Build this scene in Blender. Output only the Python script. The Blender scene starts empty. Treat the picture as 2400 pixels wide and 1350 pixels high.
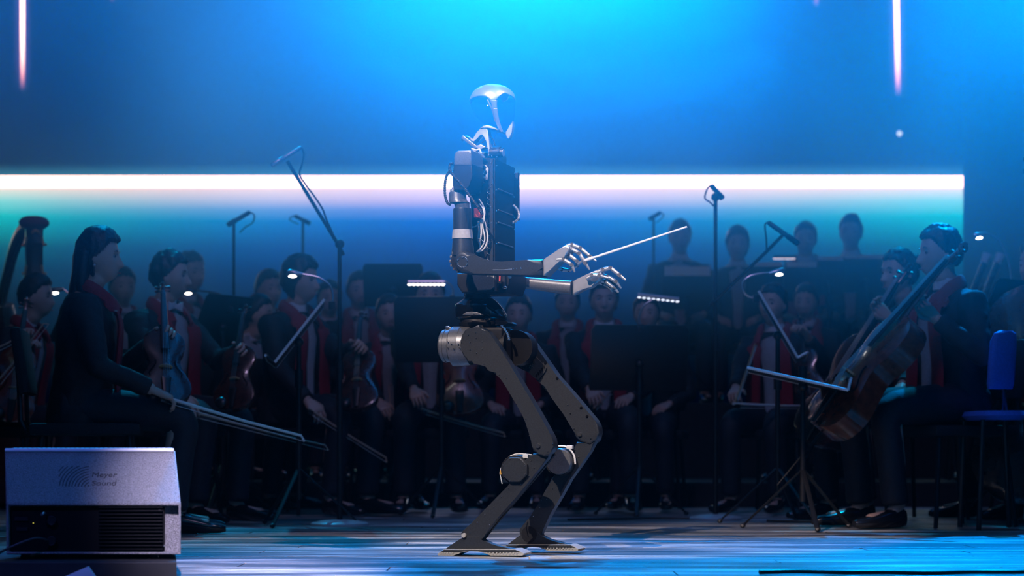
import bpy, bmesh, math, random
from mathutils import Vector, Matrix, noise
random.seed(7)
S = bpy.context.scene
COL = S.collection
rad = math.radians
F = 4500.0            # focal length in pixels of the 2400 px wide frame
CH = 0.357            # camera height above the stage floor
HZ = 1046.0           # horizon row


def P(px, py, d):     # a point of the stage from its picture position and its distance
    return Vector(((px - 1200) / F * d, d, CH + (HZ - py) / F * d))


# ------------------------------------------------------------------ camera
cam = bpy.data.cameras.new('camera')
cam_ob = bpy.data.objects.new('camera', cam)
COL.objects.link(cam_ob)
S.camera = cam_ob
cam_ob.location = (0, 0, CH)
cam_ob.rotation_euler = (math.pi / 2, 0, 0)
cam.sensor_width = 36
cam.lens = 36 * F / 2400
cam.shift_y = (HZ - 675) / 2400
cam.dof.use_dof = True
cam.dof.focus_distance = 6.35
cam.dof.aperture_fstop = 3.2
cam.clip_end = 100

# ------------------------------------------------------------------ world, exposure, integrator
w = bpy.data.worlds.new('world')
S.world = w
w.use_nodes = True
w.node_tree.nodes['Background'].inputs[0].default_value = (0, 0, 0, 1)
w.node_tree.nodes['Background'].inputs[1].default_value = 0
S.view_settings.view_transform = 'Standard'
S.view_settings.look = 'None'
S.view_settings.gamma = 1
S.view_settings.use_curve_mapping = False
S.view_settings.exposure = 0
S.cycles.volume_bounces = 0
S.cycles.volume_max_steps = 64
S.cycles.max_bounces = 5
S.cycles.diffuse_bounces = 2
S.cycles.glossy_bounces = 3
S.cycles.transparent_max_bounces = 8
S.cycles.caustics_reflective = False
S.cycles.caustics_refractive = False
S.cycles.sample_clamp_indirect = 4
S.cycles.use_denoising = True


# ------------------------------------------------------------------ stage lights
def spot(loc, to, power, color, size, blend=.6, soft=.08):
    l = bpy.data.lights.new('stage_spot', 'SPOT')
    l.energy = power
    l.color = color
    l.spot_size = rad(size)
    l.spot_blend = blend
    l.shadow_soft_size = soft
    o = bpy.data.objects.new('stage_spot', l)
    COL.objects.link(o)
    o.location = loc
    o.rotation_euler = (Vector(to) - Vector(loc)).to_track_quat('-Z', 'Y').to_euler()
    return o


BLUE = (0.0, .27, 1.0)
VEIL = (0.0, .26, 1.0)
VEILC = (0.0, .31, 1.0)
FLOORC = (0.0, .27, 1.0)
DEEP = (0.0, .22, 1.0)
CYAN = (0.0, .47, 1.0)
# back lights high over the orchestra, aimed down at the front of the stage
spot((0.2, 11.0, 5.6), (0.3, 5.7, 0.1), 2600, FLOORC, 30, .8)
spot((2.62, 10.6, 5.6), (1.15, 5.6, 0.1), 2400, CYAN, 16, .8)
spot((-1.9, 11.0, 5.6), (-.9, 5.7, 0.1), 1000, FLOORC, 22, .8)
# blue beams crossing the haze over the stage
spot((0.6, 15.5, 6.9), (0.0, 3.0, 2.1), 9000, BLUE, 36, 1.0)
spot((3.3, 13.0, 6.9), (1.85, 7.0, 0.4), 14000, BLUE, 17, 1.0)
# added pair of unseen side spots that lay a blue veil before the robot
spot((-4.6, 4.9, 1.8), (4.6, 4.9, 1.8), 6000, VEIL, 25, 1.0)
spot((4.6, 4.9, 1.8), (-4.6, 4.9, 1.8), 9000, VEIL, 25, 1.0)
# two added steep spots that brighten the haze veil before the robot
spot((0.15, 10.0, 6.2), (0.03, 4.1, 1.15), 112000, VEILC, 12, 1.0)
spot((1.85, 10.0, 6.2), (1.22, 4.1, 1.0), 95000, VEILC, 7.0, 1.0)
# neutral follow light on the robot from the house, left of the camera
spot((-2.6, 0.7, 5.6), (0.05, 6.35, .80), 3300, (.95, 1, .97), 12.5, .35, .03)
# added dim fill light from over the stage that lets faces read
spot((-.5, 4.2, 6.6), (0.2, 10.6, 1.3), 300, (.50, .50, 1.0), 56, .9, .4)
# blue rim lights on the front desks of the orchestra
spot((-2.3, 12.6, 6.0), (-1.3, 8.3, .9), 1300, CYAN, 17, .9)
spot((2.4, 12.2, 6.0), (1.75, 8.6, .8), 1200, CYAN, 14, .9)
# second neutral light on the robot from high on the right
spot((2.6, 2.6, 6.4), (0.05, 6.35, .85), 1500, (1, .97, .86), 13, .5, .03)
# added violet spot that brightens the monitor wedge towards its right
spot((-.3, 1.6, 3.4), (-.72, 5.2, .30), 4600, (.72, .70, 1.0), 10.5, 1.0, .05)
spot((-2.4, 2.0, 3.6), (-1.2, 5.2, .3), 420, (.12, .16, 1.0), 14, .9, .05)  # added blue fill for the left of the wedge


# ------------------------------------------------------------------ materials
def srgb(r, g, b):
    return tuple((c / 255 / 12.92 if c / 255 <= .04045 else ((c / 255 + .055) / 1.055) ** 2.4) for c in (r, g, b))


MATS = {}


def mat(name, col, rough=.5, metal=0., bump=0., scale=60., vary=0., coat=0., emit=0., spec=.5):
    if name in MATS:
        return MATS[name]
    m = bpy.data.materials.new(name)
    m.use_nodes = True
    nt = m.node_tree
    b = nt.nodes['Principled BSDF']
    b.inputs['Base Color'].default_value = (*col, 1)
    b.inputs['Roughness'].default_value = rough
    b.inputs['Metallic'].default_value = metal
    b.inputs['Coat Weight'].default_value = coat
    b.inputs['Specular IOR Level'].default_value = spec
    if emit:
        b.inputs['Emission Color'].default_value = (*col, 1)
        b.inputs['Emission Strength'].default_value = emit
    if bump or vary:
        tc = nt.nodes.new('ShaderNodeTexCoord')
        n = nt.nodes.new('ShaderNodeTexNoise')
        n.inputs['Scale'].default_value = scale
        n.inputs['Detail'].default_value = 3
        nt.links.new(tc.outputs['Object'], n.inputs['Vector'])
        if bump:
            bp = nt.nodes.new('ShaderNodeBump')
            bp.inputs['Strength'].default_value = bump
            bp.inputs['Distance'].default_value = .004
            nt.links.new(n.outputs['Fac'], bp.inputs['Height'])
            nt.links.new(bp.outputs[0], b.inputs['Normal'])
        if vary:
            r = nt.nodes.new('ShaderNodeValToRGB')
            r.color_ramp.elements[0].position = .3
            r.color_ramp.elements[1].position = .7
            r.color_ramp.elements[0].color = (*[c * (1 - vary) for c in col], 1)
            r.color_ramp.elements[1].color = (*[min(1, c * (1 + vary)) for c in col], 1)
            nt.links.new(n.outputs['Fac'], r.inputs[0])
            nt.links.new(r.outputs[0], b.inputs['Base Color'])
    MATS[name] = m
    return m


gun = mat('gunmetal', (.030, .034, .039), .40, .40, .03, 240, .18)
gun_light = mat('grey_alloy', (.15, .155, .16), .36, .5, .03, 200, .15)
silver = mat('satin_silver', (.62, .62, .61), .30, .72, .0, 60, .06)
black_metal = mat('black_anodised', (.010, .010, .012), .5, .0, .03, 160, .2, spec=.2)
gloss_black = mat('gloss_black', (.004, .004, .005), .08, .0, coat=.6)
steel = mat('bright_steel', (.8, .8, .8), .22, 1.0)
rubber = mat('pale_rubber', (.33, .33, .31), .7, 0, .15, 300, .2)
tape = mat('matte_tape', (.42, .42, .42), .6, 0, .1, 90, .1)
cable_black = mat('cable_black', (.02, .02, .022), .45)
cable_white = mat('cable_white', (.7, .7, .68), .45)
board = mat('circuit_board', (.6, .6, .58), .4, .3, .6, 300, .5)
red_led = mat('red_led', (1, .06, .05), .4, emit=1.2)
red_tag = mat('red_tag', (.7, .08, .05), .5)
suit = mat('black_wool', (.012, .012, .016), .75, 0, .35, 180, .3)
suit_f = mat('black_cloth', (.014, .014, .02), .6, 0, .3, 120, .3)
trous = mat('black_trousers', (.012, .012, .02), .7, 0, .3, 120, .3)
shirt_m = mat('white_shirt', (.62, .62, .66), .7, 0, .3, 90, .08)
scarf_m = mat('red_scarf', (.26, .010, .022), .8, 0, .6, 150, .25)
skin = mat('skin', (.52, .33, .26), .5, 0, .05, 300, .06)
hair_m = mat('black_hair', (.012, .011, .012), .38, 0, .8, 140, .4)
eye_w = mat('eye_white', (.22, .2, .2), .3)
eye_d = mat('eye_iris', (.02, .012, .01), .15)
lip_m = mat('lips', (.35, .10, .10), .4)
shoe_m = mat('black_leather', (.01, .01, .012), .18, coat=.4)
wood_v = mat('varnished_wood', (.16, .030, .012), .22, 0, .03, 30, .35, coat=.5)
wood_d = mat('dark_wood', (.055, .012, .007), .25, 0, .03, 30, .35, coat=.5)
ebony = mat('ebony', (.012, .01, .01), .3)
string_m = mat('string_wire', (.6, .6, .6), .3, 1)
maple = mat('pale_maple', (.5, .3, .13), .5)
bow_wood = mat('bow_wood', (.5, .36, .26), .3, 0, coat=.3)
horse = mat('bow_hair', (.75, .74, .7), .6)
stand_m = mat('stand_black', (.018, .018, .02), .35, .3, .05, 120, .2)
chrome = mat('worn_chrome', (.45, .45, .47), .3, .9)
paper = mat('paper', (.8, .8, .8), .7)
lens_m = mat('lit_diode', (1, .97, .9), .4, emit=9)
lens_dim = mat('dim_diode_and_glint', (.75, .85, 1), .4, emit=1.6)
gold = mat('gilt', (.6, .32, .12), .35, .8, .3, 90, .3)
harp_w = mat('harp_wood', (.05, .02, .02), .3, 0, .05, 30, .3)
harp_red = mat('red_lacquer', (.35, .05, .06), .3)
chair_m = mat('chair_fabric', (.007, .008, .012), .8, 0, .4, 160, .3)
chair_b = mat('chair_fabric_lit_blue', (.05, .11, .5), .7, 0, .4, 160, .15)  # blue stage light painted into the fabric colour
baton_m = mat('white_baton', (.9, .88, .84), .35)
monitor_p = mat('speckled_paint', (.17, .17, .185), .33, .25, 1.0, 420, .75, spec=.9)
monitor_b = mat('black_panel', (.004, .004, .005), .6, spec=.08)
logo_m = mat('logo_black', (.02, .02, .025), .5)
wall_m = mat('black_drape', (.006, .006, .008), .9, 0, .3, 20, .3)
riser_m = mat('riser_black', (.01, .01, .012), .7, 0, .2, 20, .3)


def floor_material():
    m = bpy.data.materials.new('polished_boards')
    m.use_nodes = True
    nt = m.node_tree
    L = nt.links.new
    b = nt.nodes['Principled BSDF']
    g = nt.nodes.new('ShaderNodeNewGeometry')
    mp = nt.nodes.new('ShaderNodeMapping')
    mp.inputs['Scale'].default_value = (.9, 26, 1)
    L(g.outputs['Position'], mp.inputs[0])
    n = nt.nodes.new('ShaderNodeTexNoise')
    n.inputs['Scale'].default_value = 2.2
    n.inputs['Detail'].default_value = 6
    n.inputs['Roughness'].default_value = .65
    L(mp.outputs[0], n.inputs['Vector'])
    mp2 = nt.nodes.new('ShaderNodeMapping')
    mp2.inputs['Scale'].default_value = (.45, 2.6, 1)
    L(g.outputs['Position'], mp2.inputs[0])
    n2 = nt.nodes.new('ShaderNodeTexNoise')
    n2.inputs['Scale'].default_value = 2.4
    n2.inputs['Detail'].default_value = 3
    L(mp2.outputs[0], n2.inputs['Vector'])
    mix = nt.nodes.new('ShaderNodeMath')
    mix.operation = 'MULTIPLY'
    L(n.outputs['Fac'], mix.inputs[0])
    L(n2.outputs['Fac'], mix.inputs[1])
    r = nt.nodes.new('ShaderNodeValToRGB')  # glossy streaks along the boards painted as pale and dark colour
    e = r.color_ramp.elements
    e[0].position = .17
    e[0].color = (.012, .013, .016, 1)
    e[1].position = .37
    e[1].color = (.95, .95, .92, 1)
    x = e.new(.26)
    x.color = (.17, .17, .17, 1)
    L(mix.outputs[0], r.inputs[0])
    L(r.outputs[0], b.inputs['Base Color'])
    rr = nt.nodes.new('ShaderNodeMapRange')
    rr.inputs['To Min'].default_value = .22
    rr.inputs['To Max'].default_value = .55
    L(n.outputs['Fac'], rr.inputs[0])
    L(rr.outputs[0], b.inputs['Roughness'])
    bp = nt.nodes.new('ShaderNodeBump')
    bp.inputs['Strength'].default_value = .35
    bp.inputs['Distance'].default_value = .004
    L(n.outputs['Fac'], bp.inputs['Height'])
    L(bp.outputs[0], b.inputs['Normal'])
    return m


floor_m = floor_material()
SCREEN_D = 17.0


def screen_material():
    """What the LED wall shows: a white bar with a blue-green glow under it, blue cloud above with lit haze painted in, and thin falling streaks of light."""
    m = bpy.data.materials.new('led_picture_with_haze')
    m.use_nodes = True
    nt = m.node_tree
    N = nt.nodes
    L = nt.links.new
    N.clear()
    out = N.new('ShaderNodeOutputMaterial')
    em = N.new('ShaderNodeEmission')
    L(em.outputs[0], out.inputs[0])
    tc = N.new('ShaderNodeTexCoord')
    sx = N.new('ShaderNodeSeparateXYZ')
    L(tc.outputs['Object'], sx.inputs[0])
    X, Z = sx.outputs[0], sx.outputs[2]       # metres on the screen, z above the stage floor

    def val(v):
        return v

    def ma(op, a, b=None, c=None, clamp=False):
        n = N.new('ShaderNodeMath')
        n.operation = op
        n.use_clamp = clamp
        for i, q in enumerate((a, b, c)):
            if q is None:
                continue
            if isinstance(q, (int, float)):
                n.inputs[i].default_value = q
            else:
                L(q, n.inputs[i])
        return n.outputs[0]

    def ramp(fac, stops, interp='LINEAR'):
        n = N.new('ShaderNodeValToRGB')
        n.color_ramp.interpolation = interp
        e = n.color_ramp.elements
        e[0].position, e[0].color = stops[0][0], (*stops[0][1], 1)
        e[1].position, e[1].color = stops[-1][0], (*stops[-1][1], 1)
        for p, c in stops[1:-1]:
            q = e.new(p)
            q.color = (*c, 1)
        L(fac, n.inputs[0])
        return n.outputs[0]

    def mix(f, a, b, mode='MIX'):
        n = N.new('ShaderNodeMix')
        n.data_type = 'RGBA'
        n.blend_type = mode
        n.clamp_result = False
        for s, q in (('Factor', f),):
            if isinstance(q, (int, float)):
                n.inputs[0].default_value = q
            else:
                L(q, n.inputs[0])
        L(a, n.inputs[6])
        L(b, n.inputs[7])
        return n.outputs[2]

    k = SCREEN_D / F

    def row(py):
        return CH + (HZ - py) * k
    # ---- below the bar
    z0, z1 = row(412), row(800)
    t = ma('DIVIDE', ma('SUBTRACT', z0, Z), (z0 - z1) * 1.06, clamp=True)

    def q(py):
        return (py - 412) / (800 - 412)
    mid = ramp(t, [(0, (1, 1, 1)), (q(438), (1, 1, 1)), (q(444), srgb(222, 240, 255)), (q(466), srgb(180, 196, 250)), (q(486), srgb(90, 140, 235)),
                   (q(512), srgb(0, 95, 205)), (q(560), srgb(0, 62, 150)), (q(620), srgb(0, 36, 100)), (q(700), srgb(0, 12, 45)), (1, (0, 0, .002))])
    side = ramp(t, [(0, (1, 1, 1)), (q(438), (1, 1, 1)), (q(444), srgb(205, 255, 250)), (q(468), srgb(110, 235, 240)), (q(500), srgb(0, 200, 205)),
                    (q(530), srgb(0, 160, 170)), (q(570), srgb(0, 95, 115)), (q(620), srgb(0, 55, 85)), (q(700), srgb(0, 18, 45)), (1, (0, 0, .002))])
    ax = ma('ABSOLUTE', ma('SUBTRACT', X, -.45))
    sf = ma('POWER', ma('DIVIDE', ax, 4.2, clamp=True), 1.7)
    low = mix(sf, mid, side)
    # ---- above the bar: lit haze painted in as blue cloud
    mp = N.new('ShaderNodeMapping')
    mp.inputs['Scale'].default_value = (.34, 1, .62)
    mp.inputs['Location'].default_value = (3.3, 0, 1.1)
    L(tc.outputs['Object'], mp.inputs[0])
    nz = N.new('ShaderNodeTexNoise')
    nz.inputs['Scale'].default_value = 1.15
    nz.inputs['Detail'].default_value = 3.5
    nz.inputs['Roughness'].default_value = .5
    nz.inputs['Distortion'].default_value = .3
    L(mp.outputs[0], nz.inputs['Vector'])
    # the painted haze is brightest high up in the middle
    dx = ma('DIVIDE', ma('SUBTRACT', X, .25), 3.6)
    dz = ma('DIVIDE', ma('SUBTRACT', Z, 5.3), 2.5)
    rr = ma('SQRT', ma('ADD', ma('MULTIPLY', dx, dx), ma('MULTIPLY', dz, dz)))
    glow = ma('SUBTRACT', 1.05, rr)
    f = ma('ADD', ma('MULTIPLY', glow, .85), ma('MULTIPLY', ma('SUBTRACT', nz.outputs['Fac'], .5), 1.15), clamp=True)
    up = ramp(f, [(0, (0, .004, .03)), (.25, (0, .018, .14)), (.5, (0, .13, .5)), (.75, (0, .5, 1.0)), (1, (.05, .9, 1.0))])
    # thin teal fringe over the bar
    fr = ma('MULTIPLY', ma('SUBTRACT', 1, ma('DIVIDE', ma('SUBTRACT', Z, z0), row(384) - z0), clamp=True), .5)
    cteal = N.new('ShaderNodeRGB')
    cteal.outputs[0].default_value = (*srgb(60, 165, 200), 1)
    up = mix(ma('MAXIMUM', fr, 0), up, cteal.outputs[0])
    isup = ma('GREATER_THAN', Z, z0)
    barf = ma('MULTIPLY', ma('LESS_THAN', Z, z0), ma('GREATER_THAN', Z, row(440)))
    bc = N.new('ShaderNodeRGB')
    bc.outputs[0].default_value = (3.0, 2.9, 2.6, 1)
    low = mix(barf, low, bc.outputs[0])
    colr = mix(isup, low, up)
    # falling streaks
    for px, y1, y0, slope, wd in ((53, 215, -400, 0, 5.5), (2105, 228, -400, -.018, 6), (1913, 18, -300, 0, 5), (263, 8, -300, 0, 4)):
        cx = (px - 1200) * k
        zb = row(y1)
        xx = ma('SUBTRACT', ma('ADD', X, ma('MULTIPLY', ma('SUBTRACT', Z, zb), -slope)), cx)
        d = ma('ABSOLUTE', xx)
        core = ma('SUBTRACT', 1, ma('DIVIDE', d, wd * k), clamp=True)
        core = ma('MULTIPLY', core, 6, clamp=True)
        halo = ma('POWER', ma('SUBTRACT', 1, ma('DIVIDE', d, 26 * k), clamp=True), 2)
        h = ma('DIVIDE', ma('SUBTRACT', Z, zb), 170 * k, clamp=True)
        cc = ramp(h, [(0, srgb(60, 60, 190)), (.2, srgb(225, 120, 150)), (.5, srgb(250, 215, 205)), (1, (1, 1, 1))])
        hc = N.new('ShaderNodeRGB')
        hc.outputs[0].default_value = (*srgb(120, 110, 220), 1)
        on = ma('MULTIPLY', h, 2.5, clamp=True)
        colr = mix(ma('MULTIPLY', ma('MULTIPLY', halo, on), .6), colr, hc.outputs[0])
        colr = mix(ma('MULTIPLY', core, on), colr, cc)
        hot = N.new('ShaderNodeRGB')
        hot.outputs[0].default_value = (4.5, 4.2, 3.8, 1)
        colr = mix(ma('MULTIPLY', ma('MULTIPLY', core, ma('POWER', h, 1.5)), .9), colr, hot.outputs[0])
    # one small white spark of light in the picture
    ddx = ma('SUBTRACT', X, (2108 - 1200) * k)
    ddz = ma('SUBTRACT', Z, row(313))
    dd = ma('SQRT', ma('ADD', ma('MULTIPLY', ddx, ddx), ma('MULTIPLY', ddz, ddz)))
    dot = ma('LESS_THAN', dd, 6.5 * k)
    cw = N.new('ShaderNodeRGB')
    cw.outputs[0].default_value = (*srgb(190, 245, 250), 1)
    colr = mix(dot, colr, cw.outputs[0])
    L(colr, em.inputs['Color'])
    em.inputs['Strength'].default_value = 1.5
    return m


# ------------------------------------------------------------------ object helpers
ROOT = {}


def finish(o, kind=None, label=None, cat=None, group=None):
    if kind:
        o['kind'] = kind
    if label:
        o['label'] = label
    if cat:
        o['category'] = cat
    if group:
        o['group'] = group


def thing(name, label, cat, loc=(0, 0, 0), rz=0., group=None):
    o = bpy.data.objects.new(name, None)
    COL.objects.link(o)
    o.empty_display_size = .1
    o.location = loc
    o.rotation_euler = (0, 0, rz)
    finish(o, None, label, cat, group)
    ROOT[o.name] = (Matrix.Translation(Vector(loc)) @ Matrix.Rotation(rz, 4, 'Z')).inverted()
    return o


def obj(name, bm, m, parent=None, world=True, smooth=True, angle=35, label=None, cat=None, group=None, kind=None, mats=None):
    """Link the bmesh as one mesh object; world coordinates are brought into the parent's frame."""
    me = bm if isinstance(bm, bpy.types.Mesh) else bpy.data.meshes.new(name)
    if not isinstance(bm, bpy.types.Mesh):
        bmesh.ops.recalc_face_normals(bm, faces=bm.faces)
        if parent is not None and world:
            bmesh.ops.transform(bm, matrix=ROOT[parent.name], verts=bm.verts)
        bm.to_mesh(me)
        bm.free()
    elif parent is not None and world:
        me.transform(ROOT[parent.name])
    for x in (mats or [m]):
        me.materials.append(x)
    if smooth:
        me.polygons.foreach_set('use_smooth', [True] * len(me.polygons))
        if angle:
            me.set_sharp_from_angle(angle=rad(angle))
    o = bpy.data.objects.new(name, me)
    COL.objects.link(o)
    if parent is not None:
        o.parent = parent
        ROOT[o.name] = ROOT[parent.name]
    finish(o, kind, label, cat, group)
    return o


def B():
    return bmesh.new()


def box(bm, c, s, M=None, bev=0.):
    r = bmesh.ops.create_cube(bm, size=1)
    vs = r['verts']
    bmesh.ops.scale(bm, vec=s, verts=vs)
    if bev:
        es = list({e for v in vs for e in v.link_edges})
        rr = bmesh.ops.bevel(bm, geom=es, offset=bev, segments=2, affect='EDGES', profile=.6)
        vs = list({v for f in rr['faces'] for v in f.verts} | {v for v in vs if v.is_valid})
    T = Matrix.Translation(c) @ (M.to_4x4() if M else Matrix())
    bmesh.ops.transform(bm, matrix=T, verts=vs)
    return bm


def ortho(z, up=None):
    z = Vector(z).normalized()
    up = Vector(up) if up is not None else (Vector((0, 0, 1)) if abs(z.z) < .9 else Vector((1, 0, 0)))
    x = up.cross(z)
    if x.length < 1e-6:
        x = Vector((1, 0, 0)).cross(z)
    x.normalize()
    y = z.cross(x)
    return x, y, z


def loft(bm, rings, seg=16, n=2., cap=True):
    """rings: (centre, half axis A, half axis B); n is the superellipse exponent."""
    prev = None
    first = None
    for c, A, Bv in rings:
        c = Vector(c)
        A = Vector(A)
        Bv = Vector(Bv)
        vs = []
        for i in range(seg):
            t = 2 * math.pi * i / seg
            cs, sn = math.cos(t), math.sin(t)
            if n != 2.:
                cs = math.copysign(abs(cs) ** (2 / n), cs)
                sn = math.copysign(abs(sn) ** (2 / n), sn)
            vs.append(bm.verts.new(c + A * cs + Bv * sn))
        if prev:
            for i in range(seg):
                bm.faces.new((prev[i], prev[(i + 1) % seg], vs[(i + 1) % seg], vs[i]))
        else:
            first = vs
        prev = vs
    if cap:
        bm.faces.new(first[::-1])
        bm.faces.new(prev)
    return bm


def tube(bm, pts, r, seg=10, up=None, n=2., cap=True):
    """r: a number, or one per point, each a number or (along side, along up)."""
    pts = [Vector(p) for p in pts]
    k = len(pts)
    rings = []
    x = None
    for i, p in enumerate(pts):
        t = (pts[min(i + 1, k - 1)] - pts[max(i - 1, 0)]).normalized()
        if x is None or up is not None:
            x, y, _ = ortho(t, up)
        else:
            x = (x - t * x.dot(t)).normalized()
            y = t.cross(x)
        q = r[i] if isinstance(r, (list, tuple)) and len(r) == k and not (k == 2 and up is not None and isinstance(r, tuple)) else r
        a, b = q if isinstance(q, (tuple, list)) else (q, q)
        rings.append((p, x * a, y * b))
    return loft(bm, rings, seg, n, cap)


def cyl(bm, a, b, r, r2=None, seg=20):
    return tube(bm, [a, b], [r, r if r2 is None else r2], seg)


def smooth_path(pts, sub=4):
    pts = [Vector(p) for p in pts]
    out = []
    n = len(pts)
    for i in range(n - 1):
        p0, p1, p2, p3 = pts[max(i - 1, 0)], pts[i], pts[i + 1], pts[min(i + 2, n - 1)]
        for j in range(sub):
            t = j / sub
            out.append(.5 * ((2 * p1) + (p2 - p0) * t + (2 * p0 - 5 * p1 + 4 * p2 - p3) * t * t + (3 * p1 - p0 - 3 * p2 + p3) * t ** 3))
    out.append(pts[-1])
    return out


def ball(bm, c, r, M=None, sub=2):
    rr = bmesh.ops.create_icosphere(bm, subdivisions=sub, radius=1)
    s = r if isinstance(r, (tuple, list)) else (r, r, r)
    bmesh.ops.scale(bm, vec=s, verts=rr['verts'])
    T = Matrix.Translation(c) @ (M.to_4x4() if M else Matrix())
    bmesh.ops.transform(bm, matrix=T, verts=rr['verts'])
    return bm


def prism(bm, front, vec, bev=0., seg=2):
    """Extrude a closed polygon of 3D points by vec, its long edges rounded."""
    vec = Vector(vec)
    a = [bm.verts.new(p) for p in front]
    b = [bm.verts.new(Vector(p) + vec) for p in front]
    fa = bm.faces.new(a)
    fb = bm.faces.new(b[::-1])
    n = len(a)
    for i in range(n):
        bm.faces.new((a[i], b[i], b[(i + 1) % n], a[(i + 1) % n]))
    if bev:
        es = list(fa.edges) + list(fb.edges)
        bmesh.ops.bevel(bm, geom=es, offset=bev, segments=seg, affect='EDGES', profile=.5, clamp_overlap=True)
    return bm


def round_poly(pts, sub=3):
    """Closed smooth curve through the 2D points."""
    n = len(pts)
    out = []
    for i in range(n):
        p0, p1, p2, p3 = (Vector(pts[(i + j) % n]) for j in (-1, 0, 1, 2))
        for j in range(sub):
            t = j / sub
            out.append(.5 * ((2 * p1) + (p2 - p0) * t + (2 * p0 - 5 * p1 + 4 * p2 - p3) * t * t + (3 * p1 - p0 - 3 * p2 + p3) * t ** 3))
    return out


def evaluated(bm, voxel, smooth=2):
    """One continuous skin around everything in bm."""
    me = bpy.data.meshes.new('tmp')
    bm.to_mesh(me)
    bm.free()
    o = bpy.data.objects.new('tmp', me)
    COL.objects.link(o)
    md = o.modifiers.new('r', 'REMESH')
    md.mode = 'VOXEL'
    md.voxel_size = voxel
    if smooth:
        s = o.modifiers.new('s', 'SMOOTH')
        s.factor = .5
        s.iterations = smooth
    dg = bpy.context.evaluated_depsgraph_get()
    new = bpy.data.meshes.new_from_object(o.evaluated_get(dg))
    bpy.data.objects.remove(o)
    bpy.data.meshes.remove(me)
    b = bmesh.new()
    b.from_mesh(new)
    bpy.data.meshes.remove(new)
    return b


# ================================================================== THE STAGE
bm = B()
box(bm, (0, 9.0, -.06), (18, 20, .1))
floor = obj('floor', bm, floor_m, kind='structure', smooth=False)
ROOT[floor.name] = Matrix()
bw = .18
bb = B()
box(bb, (0, 0, 0), (2.38, bw - .004, .02), bev=.002)
plank_mesh = bpy.data.meshes.new('plank')
bb.to_mesh(plank_mesh)
bb.free()
plank_mesh.materials.append(floor_m)
i = 0
y = 5.06
while y < 9.4:
    half = y * 1200 / F + .4
    x = -half - random.random() * 2
    while x < half + 1.2:
        o = bpy.data.objects.new('plank', plank_mesh)
        COL.objects.link(o)
        o.location = (x + 1.19, y, -.01 + random.uniform(-.0012, .0008))
        o.parent = floor
        x += 2.384
    y += bw
for nm, c, s in (('wall_back', (0, 18.3, 4), (18, .2, 8.2)), ('wall_left', (-8.9, 9, 4), (.2, 19.6, 8.2)), ('wall_right', (8.9, 9, 4), (.2, 19.6, 8.2)), ('ceiling', (0, 9, 8.1), (18, 20, .2))):
    bm = B()
    box(bm, c, s)
    obj(nm, bm, wall_m, kind='structure', smooth=False)
# risers for the players further back
bm = B()
box(bm, (0, 12.35, .065), (12, 1.5, .15), bev=.01)
obj('platform', bm, riser_m, kind='structure', smooth=False)
bm = B()
box(bm, (0, 14.9, .325), (12, 3.0, .67), bev=.01)
obj('platform', bm, riser_m, kind='structure', smooth=False)

# LED wall
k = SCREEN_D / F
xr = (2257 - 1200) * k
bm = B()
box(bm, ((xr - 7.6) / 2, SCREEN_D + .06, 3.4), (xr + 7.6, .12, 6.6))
t = thing('led_screen', 'giant LED screen behind the orchestra with white light bar and blue clouds of painted haze', 'screen', (0, SCREEN_D, 0))
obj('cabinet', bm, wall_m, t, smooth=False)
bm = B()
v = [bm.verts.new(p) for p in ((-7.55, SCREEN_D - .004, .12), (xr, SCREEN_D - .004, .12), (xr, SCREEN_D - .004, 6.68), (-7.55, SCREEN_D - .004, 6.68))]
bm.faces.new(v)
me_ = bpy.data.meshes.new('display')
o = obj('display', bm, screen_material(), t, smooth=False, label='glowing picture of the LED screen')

# haze: thin near the floor, thicker overhead, drifting
hm = bpy.data.materials.new('stage_haze')
hm.use_nodes = True
nt = hm.node_tree
nt.nodes.clear()
L = nt.links.new
ho = nt.nodes.new('ShaderNodeOutputMaterial')
vs = nt.nodes.new('ShaderNodeVolumeScatter')
vs.inputs['Anisotropy'].default_value = .3
vs.inputs['Color'].default_value = (.3, .85, 1, 1)
L(vs.outputs[0], ho.inputs['Volume'])
g = nt.nodes.new('ShaderNodeNewGeometry')
sx = nt.nodes.new('ShaderNodeSeparateXYZ')
L(g.outputs['Position'], sx.inputs[0])
mr = nt.nodes.new('ShaderNodeMapRange')
mr.interpolation_type = 'SMOOTHSTEP'
mr.inputs[1].default_value = .55
mr.inputs[2].default_value = 1.7
mr.inputs[3].default_value = 0.0003
mr.inputs[4].default_value = .08
L(sx.outputs[2], mr.inputs[0])
hn = nt.nodes.new('ShaderNodeTexNoise')
hn.inputs['Scale'].default_value = .75
hn.inputs['Detail'].default_value = 2
L(g.outputs['Position'], hn.inputs['Vector'])
hr = nt.nodes.new('ShaderNodeMapRange')
hr.inputs[1].default_value = .35
hr.inputs[2].default_value = .65
hr.inputs[3].default_value = .35
hr.inputs[4].default_value = 1.65
L(hn.outputs['Fac'], hr.inputs[0])
hx = nt.nodes.new('ShaderNodeMath')
hx.operation = 'MULTIPLY'
L(mr.outputs[0], hx.inputs[0])
L(hr.outputs[0], hx.inputs[1])
L(hx.outputs[0], vs.inputs['Density'])
bm = B()
box(bm, (0, 10.05, 3.6), (17.4, 15.9, 7.1))
obj('haze', bm, hm, kind='stuff', smooth=False, label='blue lit haze drifting over the stage', cat='haze')

# ================================================================== THE ROBOT
TH = rad(18)
CT, ST = math.cos(TH), math.sin(TH)
X0, Y0 = -.0996, 6.40
robot = thing('humanoid_robot', 'grey and silver humanoid robot with bare metal legs conducting with a baton', 'robot', (X0, Y0, 0), -TH)


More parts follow.
